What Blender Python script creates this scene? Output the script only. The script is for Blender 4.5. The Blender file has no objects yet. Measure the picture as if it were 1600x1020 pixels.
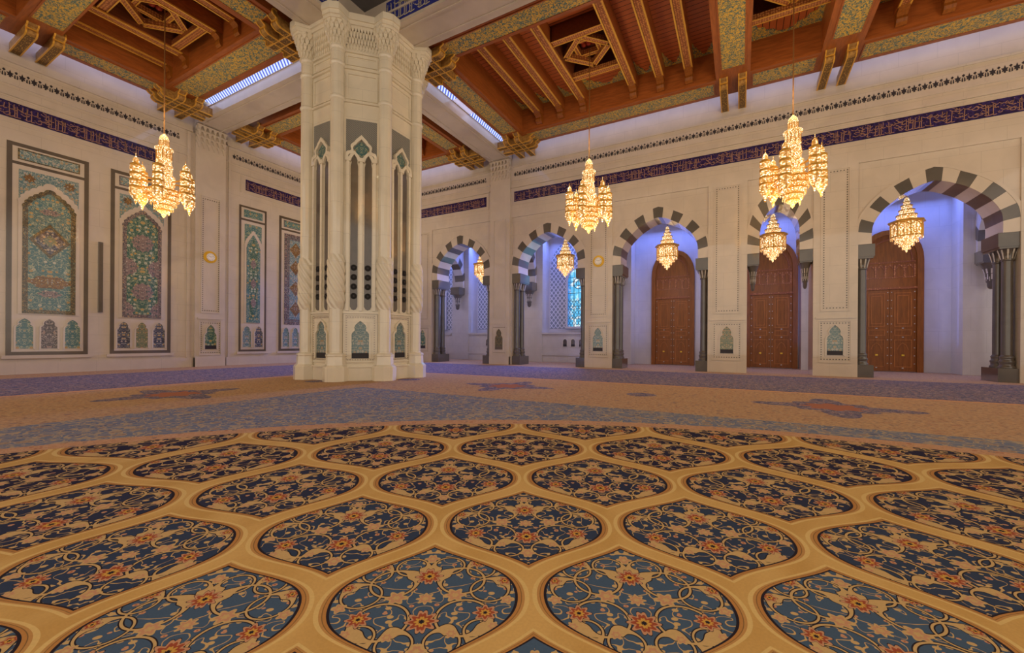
import bpy, math, random
from math import sin, cos, pi, radians as rad
from mathutils import Vector, Matrix
random.seed(7)
S = bpy.context.scene
COL = S.collection

# ------------------------------------------------------------------ camera, world, exposure
H = 1.5
F_PX, TH, V0, ROLL = 648.5, rad(28.763), 533.86, 0.0063
cam_d = bpy.data.cameras.new('camera'); cam = bpy.data.objects.new('camera', cam_d); COL.objects.link(cam)
cam_d.sensor_fit = 'HORIZONTAL'; cam_d.sensor_width = 36.0
cam_d.lens = 36.0 * F_PX / 1600.0
cam_d.shift_y = (V0 - 510.0) / 1600.0
cam_d.clip_start = 0.05; cam_d.clip_end = 300
cam.matrix_world = Matrix.Translation((0, 0, H)) @ Matrix.Rotation(TH, 4, 'Z') @ Matrix.Rotation(pi/2, 4, 'X') @ Matrix.Rotation(ROLL, 4, 'Z')
S.camera = cam
S.view_settings.view_transform = 'Standard'; S.view_settings.look = 'None'
S.view_settings.gamma = 1.0; S.view_settings.exposure = 0.18; S.view_settings.use_curve_mapping = False
S.cycles.use_denoising = True
S.cycles.max_bounces = 8; S.cycles.glossy_bounces = 3; S.cycles.diffuse_bounces = 4
S.cycles.sample_clamp_indirect = 10.0
W = bpy.data.worlds.new('world'); S.world = W; W.use_nodes = True
W.node_tree.nodes['Background'].inputs[0].default_value = (1.0, 0.86, 0.72, 1)
W.node_tree.nodes['Background'].inputs[1].default_value = 0.80

def lamp(name, kind, loc, energy, color, size=0.5, sy=None, rot=(0, 0, 0), spread=None):
    d = bpy.data.lights.new(name, kind); d.energy = energy; d.color = color
    if kind == 'POINT': d.shadow_soft_size = size
    else:
        d.shape = 'RECTANGLE'; d.size = size; d.size_y = sy or size
        if spread: d.spread = spread
    o = bpy.data.objects.new(name, d); o.location = loc; o.rotation_euler = rot; COL.objects.link(o)
    o.visible_glossy = False
    return o
XL, YR = -26.54, 23.87
CX, CY = 1.94, -3.30          # centre of the hall
WARM = (1.0, 0.72, 0.42); BLUE = (0.15, 0.25, 1.0); COOL = (0.50, 0.56, 1.0)
# the great chandelier under the dome (out of frame) and the hanging ones
lamp('dome_chandelier_light', 'POINT', (CX, CY, 11.5), 2500, (1.0, 0.82, 0.6), 2.5)
for x, y in ((-20.4, 7.9), (-6.02, 18.1), (1.65, 18.1)):
    lamp('chandelier_light', 'POINT', (x, y, 5.9), 200, WARM, 0.5)
    lamp('chandelier_uplight', 'POINT', (x, y, 10.4), 190, (1.0, .80, .55), 0.6)
for x, y in ((-20.6, -3.3), (9.9, 18.1), (-20.6, 18.3), (-20.6, -12)):
    lamp('far_chandelier_light', 'POINT', (x, y, 9.5), 400, (1.0, .8, .55), 0.9)
# cove lights hidden above the timber ceiling's edge, washing walls and beams
lamp('cove_light', 'AREA', (1.6, 23.4, 14.35), 112, COOL, 28, 0.5, (rad(28), 0, 0))
lamp('cove_light', 'AREA', (-20.6, 23.4, 14.35), 42, COOL, 9, 0.5, (rad(28), 0, 0))
lamp('cove_light', 'AREA', (-26.1, 3.0, 14.35), 62, COOL, 0.5, 16, (0, rad(28), 0))
lamp('cove_light', 'AREA', (-26.1, 18.4, 14.35), 38, COOL, 0.5, 9, (0, rad(28), 0))
lamp('cove_light', 'AREA', (-20.6, 11.33, 14.3), 50, COOL, 9, 0.4, (rad(35), 0, 0))
lamp('cove_light', 'AREA', (-12.9, 18.4, 14.3), 50, COOL, 0.4, 9, (0, rad(35), 0))

# ------------------------------------------------------------------ node helper
class V:
    def __init__(s, g, k): s.g = g; s.k = k
    def _b(a, op, b, c=None): return a.g.m(op, a, b, c)
    def __add__(a, b): return a._b('ADD', b)
    __radd__ = __add__
    def __sub__(a, b): return a._b('SUBTRACT', b)
    def __rsub__(a, b): return a.g.m('SUBTRACT', b, a)
    def __mul__(a, b): return a._b('MULTIPLY', b)
    __rmul__ = __mul__
    def __truediv__(a, b): return a._b('DIVIDE', b)
    def __rtruediv__(a, b): return a.g.m('DIVIDE', b, a)
    def __lt__(a, b): return a._b('LESS_THAN', b)
    def __gt__(a, b): return a._b('GREATER_THAN', b)
class G:
    def __init__(s, name, rough=0.6, metal=0.0, spec=0.5, coat=0.0):
        s.mat = bpy.data.materials.new(name); s.mat.use_nodes = True
        s.nt = s.mat.node_tree; s.b = s.nt.nodes['Principled BSDF']
        s.b.inputs['Roughness'].default_value = rough; s.b.inputs['Metallic'].default_value = metal
        s.b.inputs['Specular IOR Level'].default_value = spec; s.b.inputs['Coat Weight'].default_value = coat
        s.b.inputs['Coat Roughness'].default_value = 0.06
    def n(s, t, **kw):
        nd = s.nt.nodes.new(t)
        for k, v in kw.items(): setattr(nd, k, v)
        return nd
    def put(s, sock, v):
        if isinstance(v, V): s.nt.links.new(v.k, sock)
        elif isinstance(v, (tuple, list)):
            sock.default_value = tuple(v) + (1,) if len(v) == 3 and len(sock.default_value) == 4 else tuple(v)
        else: sock.default_value = v
    def m(s, op, a, b=None, c=None):
        nd = s.n('ShaderNodeMath', operation=op); s.put(nd.inputs[0], a)
        if b is not None: s.put(nd.inputs[1], b)
        if c is not None: s.put(nd.inputs[2], c)
        return V(s, nd.outputs[0])
    def f(s, op, a, b=None, c=None): return s.m(op, a, b, c)
    def pos(s):
        nd = s.n('ShaderNodeNewGeometry'); sp = s.n('ShaderNodeSeparateXYZ'); s.nt.links.new(nd.outputs['Position'], sp.inputs[0])
        return [V(s, o) for o in sp.outputs]
    def obj(s):
        nd = s.n('ShaderNodeTexCoord'); sp = s.n('ShaderNodeSeparateXYZ'); s.nt.links.new(nd.outputs['Object'], sp.inputs[0])
        return [V(s, o) for o in sp.outputs]
    def uv(s):
        nd = s.n('ShaderNodeTexCoord'); sp = s.n('ShaderNodeSeparateXYZ'); s.nt.links.new(nd.outputs['UV'], sp.inputs[0])
        return [V(s, o) for o in sp.outputs]
    def xyz(s, x, y, z=0.0):
        nd = s.n('ShaderNodeCombineXYZ')
        for i, v in enumerate((x, y, z)): s.put(nd.inputs[i], v)
        return V(s, nd.outputs[0])
    def noise(s, vec, scale, detail=2.0, dist=0.0, rough=0.5):
        nd = s.n('ShaderNodeTexNoise'); s.put(nd.inputs['Vector'], vec); s.put(nd.inputs['Scale'], scale)
        nd.inputs['Detail'].default_value = detail; nd.inputs['Distortion'].default_value = dist; nd.inputs['Roughness'].default_value = rough
        return V(s, nd.outputs[0])
    def vor(s, vec, scale, rnd=1.0, feature='F1'):
        nd = s.n('ShaderNodeTexVoronoi', feature=feature); s.put(nd.inputs['Vector'], vec); s.put(nd.inputs['Scale'], scale)
        nd.inputs['Randomness'].default_value = rnd
        c = None
        if feature == 'F1':
            sp = s.n('ShaderNodeSeparateColor'); s.nt.links.new(nd.outputs['Color'], sp.inputs[0]); c = V(s, sp.outputs[0])
        return V(s, nd.outputs['Distance']), c
    def mix(s, fac, a, b):
        nd = s.n('ShaderNodeMix', data_type='RGBA'); s.put(nd.inputs[0], fac)
        s.put(nd.inputs[6], a); s.put(nd.inputs[7], b); return V(s, nd.outputs[2])
    def ss(s, a, b, x):
        nd = s.n('ShaderNodeMapRange', interpolation_type='SMOOTHSTEP'); s.put(nd.inputs[0], x)
        nd.inputs[1].default_value = a; nd.inputs[2].default_value = b; return V(s, nd.outputs[0])
    def out(s, col): s.put(s.b.inputs['Base Color'], col); return s.mat
    def emit(s, col, st): s.put(s.b.inputs['Emission Color'], col); s.put(s.b.inputs['Emission Strength'], st)
def lin(r, g, b):
    return tuple(((c/255)/12.92 if c/255 <= .04045 else ((c/255+.055)/1.055)**2.4) for c in (r, g, b))

def flat(name, col, rough=0.6, metal=0.0, **k):
    g = G(name, rough, metal, **k)
    x, y, z = g.pos(); n = g.noise(g.xyz(x, y, z), 3.0, 3)
    c = g.mix(g.ss(.3, .7, n), tuple(v*.93 for v in col), tuple(min(1, v*1.06) for v in col))
    return g.out(c)
def marble(name, col, jz=0.85, ju=1.25, rough=0.13, amp=.05, spec=.9):
    g = G(name, .3, 0, .5, 1.0); g.b.inputs['Coat IOR'].default_value = 1.68; g.b.inputs['Coat Roughness'].default_value = rough*.6
    x, y, z = g.pos(); n = g.noise(g.xyz(x, y, z*.8), 1.3, 5, .7)
    c = g.mix(g.ss(.3, .75, n), tuple(v*(1-amp) for v in col), tuple(min(1, v*(1+amp)) for v in col))
    if jz:
        fz = g.f('PINGPONG', z, jz/2); a = g.f('ABSOLUTE', fz) < .006
        fu = g.f('PINGPONG', x+y+(g.f('FLOOR', z/jz)*(ju/2)), ju/2); b = g.f('ABSOLUTE', fu) < .006
        c = g.mix(g.f('MAXIMUM', a, b)*.35, c, tuple(v*.45 for v in col))
    return g.out(c)

def floral(g, x, y, sc, ground, vine, pa, pb, seedz=0.0, vw=.03, lf=.22):
    v = g.xyz(x*sc, y*sc, seedz)
    n = g.noise(v, 1.15, 1.5, .6)
    c = g.mix(g.f('ABSOLUTE', n-.5) < vw, ground, vine)
    n2 = g.noise(g.xyz(x*sc+7.3, y*sc+1.1, seedz), 1.6, 1.0, .9)
    c = g.mix(g.f('ABSOLUTE', n2-.46) < vw*.7, c, vine)
    d2, r2 = g.vor(g.xyz(x*sc+3.3, y*sc*1.35, seedz), 2.6, 1.0)
    c = g.mix((d2 < lf)*(r2 > .5), c, vine)
    c = g.mix((d2 < lf*.9)*(r2 < .2), c, pb)
    d, r = g.vor(v, 1.05, .75)
    c = g.mix((d < .33), c, vine); c = g.mix(d < .28, c, pa)
    c = g.mix((d < .28)*(r > .55), c, pb); c = g.mix(d < .14, c, vine); c = g.mix(d < .08, c, pa)
    return c
def tile(name, ground, vine, pa, pb, sc=5.0, mirror=True, rough=.15, border=None, hw=1.0):
    g = G(name, .3, 0, .5, 1.0); g.b.inputs['Coat IOR'].default_value = 1.6; g.b.inputs['Coat Roughness'].default_value = .03; u, v, _ = g.uv()
    ax = g.f('ABSOLUTE', u) if mirror else u
    return g.out(floral(g, ax, v, sc, ground, vine, pa, pb, sc*.73+len(name), .022, .17))

M = {}
M['marble'] = marble('cream_marble', lin(198, 184, 166), rough=.06)
M['marble_plain'] = marble('cream_marble_plain', lin(200, 186, 168), 0, rough=.06)
M['marble_pillar'] = marble('polished_marble', lin(236, 226, 202), 1.1, 3.1, .05)
M['beam'] = marble('beam_marble', lin(202, 188, 170), 0, rough=.16)
M['white'] = marble('white_marble', lin(206, 198, 190), 0)
M['corridor'] = marble('corridor_marble', lin(196, 190, 188), 1.1, 1.1, .2)
M['grey'] = marble('grey_marble', lin(84, 78, 70), 0, rough=.15, amp=.15)
M['brown'] = marble('brown_marble', lin(84, 72, 58), 0, rough=.2, amp=.15)
M['stone_dark'] = flat('shadow_stone', lin(48, 44, 48), .5)  # dark stone and bars, and the painted shade of the cresting's holes
M['gold'] = flat('gilding', lin(232, 178, 74), .35, .35)
M['brass'] = flat('brass', lin(234, 188, 60), .25, .3)
M['bronze'] = flat('bronze', lin(140, 98, 52), .4, .3)
M['black'] = flat('black_cloth', lin(26, 24, 24), .7)
M['grille'] = flat('speaker_grille', lin(96, 88, 80), .15, 0, coat=1.0)
M['white_plain'] = flat('enamel', lin(236, 232, 222), .3)
M['ceiling_grey'] = flat('grey_ceiling', lin(98, 96, 98), .4)
M['silver'] = flat('pale_carving', lin(196, 188, 176), .4)
g = G('inscription_blue', .25); u, v, _ = g.uv()
M['blue'] = g.out(g.mix(g.ss(.4, .6, g.noise(g.xyz(u, v), 9, 2)), lin(34, 26, 62), lin(52, 40, 92)))
M['blue2'] = flat('deep_blue', lin(44, 50, 128), .3)
M['letters'] = flat('gilt_script', lin(158, 118, 96), .4, .0)
M['letters2'] = flat('pale_script', lin(190, 180, 150), .4, .0)

def wood(name, col, ax=0, rough=.35):
    g = G(name, rough); p = g.obj(); q = list(p)
    q[ax] = q[ax]*.12
    n = g.noise(g.xyz(*q), 14, 3, .5)
    return g.out(g.mix(g.ss(.3, .7, n), tuple(v*.78 for v in col), tuple(v*1.12 for v in col)))
WC = lin(156, 86, 38)
M['woodx'] = wood('teak_along_x', WC, 0); M['woody'] = wood('teak_along_y', WC, 1); M['woodz'] = wood('carved_door_wood', lin(140, 80, 24), 2)
M['woodc'] = wood('carved_panel_wood', lin(170, 102, 42), 2)
M['wood_dark'] = wood('dark_teak', lin(112, 58, 30), 1)
M['wood_carved'] = (lambda g: g.out((lambda p: g.mix(g.vor(g.xyz(*p), 11, .3)[0] < .38, lin(140, 78, 40), lin(200, 136, 76)))(g.obj())))(G('carved_teak', .4))
def planks(name, ax):
    g = G(name, .4); p = g.pos(); t = p[ax]
    ln = g.f('PINGPONG', t, .13) < .014
    n = g.noise(g.xyz(p[0], p[1], 0), 3, 3)
    return g.out(g.mix(ln, g.mix(n, lin(164, 84, 42), lin(192, 104, 56)), lin(44, 20, 10)))
M['planks_x'] = planks('teak_planks_across', 1); M['planks_y'] = planks('teak_planks_along', 0)
def painted(name, ax):
    g = G(name, .35); p = g.pos(); x, y = p[0], p[1]
    c = floral(g, x, y, 4.6, lin(84, 112, 104), lin(206, 164, 60), lin(216, 172, 64), lin(150, 144, 84), .3, .045)
    n = g.noise(g.xyz(x, y, 0), 19, 2)
    c = g.mix(g.ss(.58, .62, n), c, lin(216, 176, 80)); c = g.mix(g.ss(.44, .40, n), c, lin(70, 96, 96))
    return g.out(c)
M['painted'] = painted('painted_green_gold_panel', 0)
g = G('gilt_bracket', .35, .35); p = g.obj()
M['bracket'] = g.out(g.mix(g.vor(g.xyz(*p), 16, .6)[0] < .36, lin(120, 88, 40), lin(238, 190, 84)))
g = G('bracket_side', .45); p = g.obj()
M['bracket_side'] = g.out(g.mix(g.ss(.4, .6, g.noise(g.xyz(*p), 7, 3)), lin(142, 104, 54), lin(176, 134, 72)))

T_TEAL = dict(ground=lin(70, 120, 118), vine=lin(196, 192, 150), pa=lin(190, 140, 50), pb=lin(220, 214, 190))
M['tile_teal'] = tile('teal_floral_tile', lin(62, 108, 110), lin(158, 166, 136), lin(176, 134, 66), lin(186, 182, 160), 5.2)
M['tile_green'] = tile('green_floral_tile', lin(42, 92, 84), lin(150, 160, 124), lin(190, 150, 76), lin(180, 186, 170), 4.6)
M['tile_blue'] = tile('blue_grey_floral_tile', lin(88, 120, 124), lin(176, 178, 160), lin(160, 128, 84), lin(170, 160, 150), 6)
M['tile_navy'] = tile('navy_floral_tile', lin(46, 48, 66), lin(150, 150, 146), lin(186, 150, 84), lin(190, 170, 140), 7)
M['tile_brown'] = tile('brown_lattice_tile', lin(62, 50, 56), lin(176, 158, 148), lin(150, 110, 86), lin(90, 110, 116), 8)
M['tile_sand'] = tile('sand_floral_tile', lin(86, 108, 84), lin(180, 156, 108), lin(176, 116, 66), lin(186, 172, 140), 8)
M['tile_pink'] = tile('rose_border_tile', lin(76, 66, 72), lin(160, 144, 132), lin(66, 104, 104), lin(170, 136, 96), 9)
M['tile_olive'] = tile('olive_border_tile', lin(58, 56, 44), lin(140, 118, 70), lin(124, 94, 54), lin(84, 116, 106), 9)
M['tile_rose'] = tile('rosette_tile', lin(150, 128, 120), lin(70, 64, 76), lin(190, 176, 160), lin(66, 104, 98), 9)
M['tile_gold'] = tile('amber_medallion_tile', lin(140, 100, 50), lin(52, 42, 40), lin(200, 166, 90), lin(190, 186, 170), 10)
# diagonal mesh grille of the pillar
g = G('diagonal_mesh', .4); u, v, _ = g.uv()
a = g.f('PINGPONG', u+v, .035) < .008; b = g.f('PINGPONG', u-v, .035) < .008
M['mesh'] = g.out(g.mix(g.f('MAXIMUM', a, b), lin(104, 110, 108), lin(168, 160, 146)))
g = G('lattice_screen', .4); u, v, _ = g.uv()
a = g.f('PINGPONG', u+v*.8, .17) < .034; b = g.f('PINGPONG', u-v*.8, .17) < .034
M['lattice'] = g.out(g.mix(g.f('MAXIMUM', a, b), lin(132, 134, 134), lin(216, 212, 208)))
# stained glass, lit from outside
g = G('stained_glass', .2); u, v, _ = g.uv()
lead = g.f('MAXIMUM', g.f('PINGPONG', u, .17) < .014, g.f('PINGPONG', v, .3) < .014)
r = g.f('SQRT', u*u+(v-1.35)*(v-1.35))
ring = g.f('MAXIMUM', g.f('ABSOLUTE', r-.42) < .03, g.f('ABSOLUTE', r-.2) < .025)
zig = g.f('ABSOLUTE', g.f('PINGPONG', u, .12)*1.6-g.f('PINGPONG', v+.05, .2)) < .03
lead = g.f('MAXIMUM', lead, g.f('MAXIMUM', ring, zig*(v < .2)))
n, rr = g.vor(g.xyz(u*1.0, v*1.0, 1), 4.5, .9)
c = g.mix(rr > .5, lin(96, 190, 236), lin(160, 226, 250)); c = g.mix(rr > .8, c, lin(226, 246, 255))
c = g.mix(g.ss(.4, .95, g.f('ABSOLUTE', u)), c, lin(30, 110, 200))
c = g.mix(lead, c, lin(10, 40, 66)); g.emit(c, 1.05); M['stained'] = g.out((.02, .03, .05))
# crystal of the chandeliers
def crystal(name, st, kx=14):
    g = G(name, .2); x, y, z = g.obj()
    a = g.f('ARCTAN2', y, x)
    d, r = g.vor(g.xyz(a*4.0, z*13, g.f('SQRT', x*x+y*y)*5), 2.2, 1.0)
    st_ = g.f('ABSOLUTE', g.f('SINE', a*kx))
    c = g.mix(g.ss(.25, .6, d), lin(255, 244, 200), lin(240, 168, 70))
    c = g.mix((st_ < .35)*.7, c, lin(206, 120, 36))
    s = (g.ss(.75, .1, d)*1.45+.25)*st*(g.ss(0., .5, st_)*.7+.3)+(d < .15)*(r > .5)*(20.0*st)
    g.emit(c, s); return g.out(lin(220, 170, 90))
M['crystal'] = crystal('lit_crystal', .95); M['crystal_dim'] = crystal('amber_crystal', .5, 20)
g = G('striped_cove_grille', .5); x, y, z = g.pos()
s = g.f('PINGPONG', x+y, .1) > .045
g.emit(g.mix(s, lin(60, 90, 210), lin(215, 230, 255)), 1.0); M['slit'] = g.out((.1, .1, .2))

# ------------------------------------------------------------------ carpet material
def carpet_material():
    g = G('persian_carpet', .95, 0, .15)
    x, y, _ = g.pos(); dx, dy = x-CX, y-CY
    rho = g.f('SQRT', dx*dx+dy*dy); L = g.f('LOGARITHM', rho, math.e)
    ph = g.f('ARCTAN2', dy, dx)*(32/(2*pi))              # in angular cells
    PA = 2*pi/32; PP = .1462
    def lat(po, lo):                                       # one of the two interleaved lattices
        a = ph-po; a = a-g.f('ROUND', a); a = a*PA
        b = (L-lo)/(2*PP); k = g.f('ROUND', b); b = (b-k)*(2*PP)
        t = g.f('MINIMUM', g.f('ABSOLUTE', b)/.0925, 1.6)
        cs = g.f('COSINE', t*(pi/2))
        sn = g.f('SINE', g.f('MINIMUM', t, 1.0)*(pi/2)); s4 = sn*sn*sn*sn
        w = (1.0-s4)*.42+(1.0-g.f('POWER', t, 1.9))*.58
        F = g.f('ABSOLUTE', a)/.086+1.0-w
        return F, a, b, k*(2*PP)+lo
    F1, a1, b1, k1 = lat(.5503, 1.982); F2, a2, b2, k2 = lat(.0503, 2.129)
    sel = F1 < F2
    mx = lambda p, q: q+(p-q)*sel
    F = g.f('MINIMUM', F1, F2); a = g.f('ABSOLUTE', mx(a1, a2))/.09; b = mx(b1, b2)/.09; kc = mx(k1, k2)
    near = g.ss(1.95, 2.28, kc)
    near0 = g.ss(1.80, 1.99, kc)
    ground = g.mix(near, g.mix(near0, lin(70, 90, 112), lin(50, 62, 84)), lin(40, 38, 60))
    beige = lin(190, 158, 106); red = lin(150, 74, 50); pink = lin(186, 138, 104); dark = lin(40, 34, 42); gold = lin(196, 150, 70)
    # filler: small leaves, buds and thin stems
    vv = g.xyz(a*5.0, b*5.0, kc*3)
    d2, r2 = g.vor(g.xyz(a*8.5, b*11, kc), 1.0, 1.0)
    c = g.mix((d2 < .30)*(r2 > .5), ground, beige)
    c = g.mix((d2 < .24)*(r2 < .22), c, pink); c = g.mix((d2 < .1)*(r2 < .22), c, red)
    n = g.noise(vv, 1.0, .5, .7); c = g.mix(g.f('ABSOLUTE', n-.5) < .016, c, beige)
    # scrolling stems with thick creature-like ends
    def scroll(cx, cy, R, w, th0, k):
        ex, ey = a-cx, b-cy; r = g.f('SQRT', ex*ex+ey*ey); th = g.f('ARCTAN2', ey, ex)
        q = g.f('MAXIMUM', g.f('COSINE', th-th0), 0.0); q = g.f('POWER', q, 5.0)
        q2 = g.f('MAXIMUM', g.f('COSINE', th*3.0-th0*3.0+k), 0.0)
        return g.f('ABSOLUTE', r-R)-(w+q*.040+q*q2*.030)
    sc = None
    for args in ((.36, .30, .24, .012, 2.6, 0), (.40, -.32, .27, .012, -.6, .5), (.66, .12, .2, .010, .9, 0), (.20, .60, .17, .010, 3.6, 0),
                 (.22, -.66, .17, .010, 1.4, .4), (.58, -.52, .16, .010, 4.4, 0), (.56, .50, .15, .010, 2.1, .7)):
        s_ = scroll(*args); sc = s_ if sc is None else g.f('MINIMUM', sc, s_)
    c = g.mix(sc < .012, c, dark); c = g.mix(sc < 0.0, c, beige)
    def ros(cx, cy, R, n, sq=1.0):
        ex, ey = a-cx, (b-cy)*sq; r = g.f('SQRT', ex*ex+ey*ey)
        return r/(R*(.82+.18*g.f('COSINE', g.f('ARCTAN2', ey, ex)*float(n))))
    def grp(lst):
        o = None
        for t in lst:
            q = ros(*t); o = q if o is None else g.f('MINIMUM', o, q)
        return o
    A_ = grp(((0, .40, .15, 9), (0, -.36, .17, 9), (.62, -.26, .13, 8), (.52, .64, .085, 7), (.82, .28, .075, 6)))
    B_ = grp(((0, 0, .10, 8), (.30, .04, .12, 6), (.30, -.80 + .25, .07, 6), (.84, -.06, .08, 5), (.70, -.46, .07, 6), (0, .76, .09, 5), (0, -.76, .1, 5)))
    c = g.mix(B_ < 1.0, c, beige); c = g.mix(B_ < .72, c, pink); c = g.mix(B_ < .35, c, beige)
    c = g.mix(A_ < 1.06, c, dark); c = g.mix(A_ < 1.0, c, pink); c = g.mix(A_ < .76, c, red); c = g.mix(A_ < .45, c, gold); c = g.mix(A_ < .2, c, dark)
    # borders and ground lattice
    tan = g.mix(g.ss(.35, .65, g.noise(g.xyz(x, y*.4), 2.2, 3)), lin(188, 148, 84), lin(200, 162, 98))
    c = g.mix(F > .97, c, dark)
    c = g.mix(F > 1.0, c, lin(176, 124, 68)); c = g.mix(F > 1.035, c, lin(130, 96, 58)); c = g.mix(F > 1.045, c, lin(180, 134, 78))
    c = g.mix(F > 1.075, c, lin(208, 176, 112)); c = g.mix(F > 1.125, c, tan)
    # outer fields
    D = g.f('MAXIMUM', g.f('ABSOLUTE', dx), g.f('ABSOLUTE', dy)); T = g.f('MINIMUM', g.f('ABSOLUTE', dx), g.f('ABSOLUTE', dy))
    blue = floral(g, x, y, 3.2, lin(112, 118, 134), lin(172, 152, 124), lin(150, 126, 108), lin(92, 98, 122), .2, .03)
    blue = g.mix(g.ss(.5, .7, g.noise(g.xyz(x, y), 6, 3))*.5, blue, lin(110, 126, 142))
    sand = floral(g, x, y, 3.6, lin(184, 152, 116), lin(180, 142, 106), lin(172, 130, 102), lin(146, 124, 112), .7, .04)
    n6 = g.noise(g.xyz(x, y, 3), 14, 2); sand = g.mix((n6 > .58)*.7, sand, lin(142, 112, 94)); sand = g.mix((n6 < .42)*.6, sand, lin(200, 160, 112))
    darkb = floral(g, x, y, 4.2, lin(96, 93, 114), lin(164, 142, 134), lin(144, 112, 112), lin(124, 118, 144), .4, .03)
    darkb = g.mix((g.noise(g.xyz(x, y, 5), 9, 2) > .54)*.55, darkb, lin(78, 74, 108))
    c = g.mix(rho > 11.42, c, floral(g, x, y, 6, lin(184, 140, 104), lin(194, 152, 118), lin(160, 104, 82), lin(130, 116, 110), .9))
    c = g.mix(rho > 11.80, c, blue); c = g.mix(D > 12.75, c, sand)
    # star medallions along the aisle
    t = T-g.f('ROUND', T/8.85)*8.85; e = D-15.6
    r = g.f('SQRT', t*t+e*e); th = g.f('ARCTAN2', e, t)
    q = r/(1.12+.34*g.f('COSINE', th*4.0)+.20*g.f('COSINE', th*8.0))
    inb = (D > 12.75)*(D < 18.5)
    c = g.mix((q < 1.02)*inb, c, darkb); c = g.mix((r/(.56+.10*g.f('COSINE', th*8.0)) < 1.0)*inb, c, lin(166, 108, 84))
    t2 = T-4.425-g.f('ROUND', (T-4.425)/8.85)*8.85; r2_ = g.f('SQRT', t2*t2+e*e)
    c = g.mix((r2_ < .42+.0)*inb, c, darkb)
    c = g.mix(D > 18.5, c, lin(204, 150, 106)); c = g.mix(D > 18.72, c, darkb); c = g.mix(D > 25.9, c, sand)
    pile = g.noise(g.xyz(x, y*1.0), 60, 2)
    c = g.mix(g.ss(.35, .65, pile)*.06, c, (0.02, 0.02, 0.02))
    return g.out(c)
M['carpet'] = carpet_material()

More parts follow.
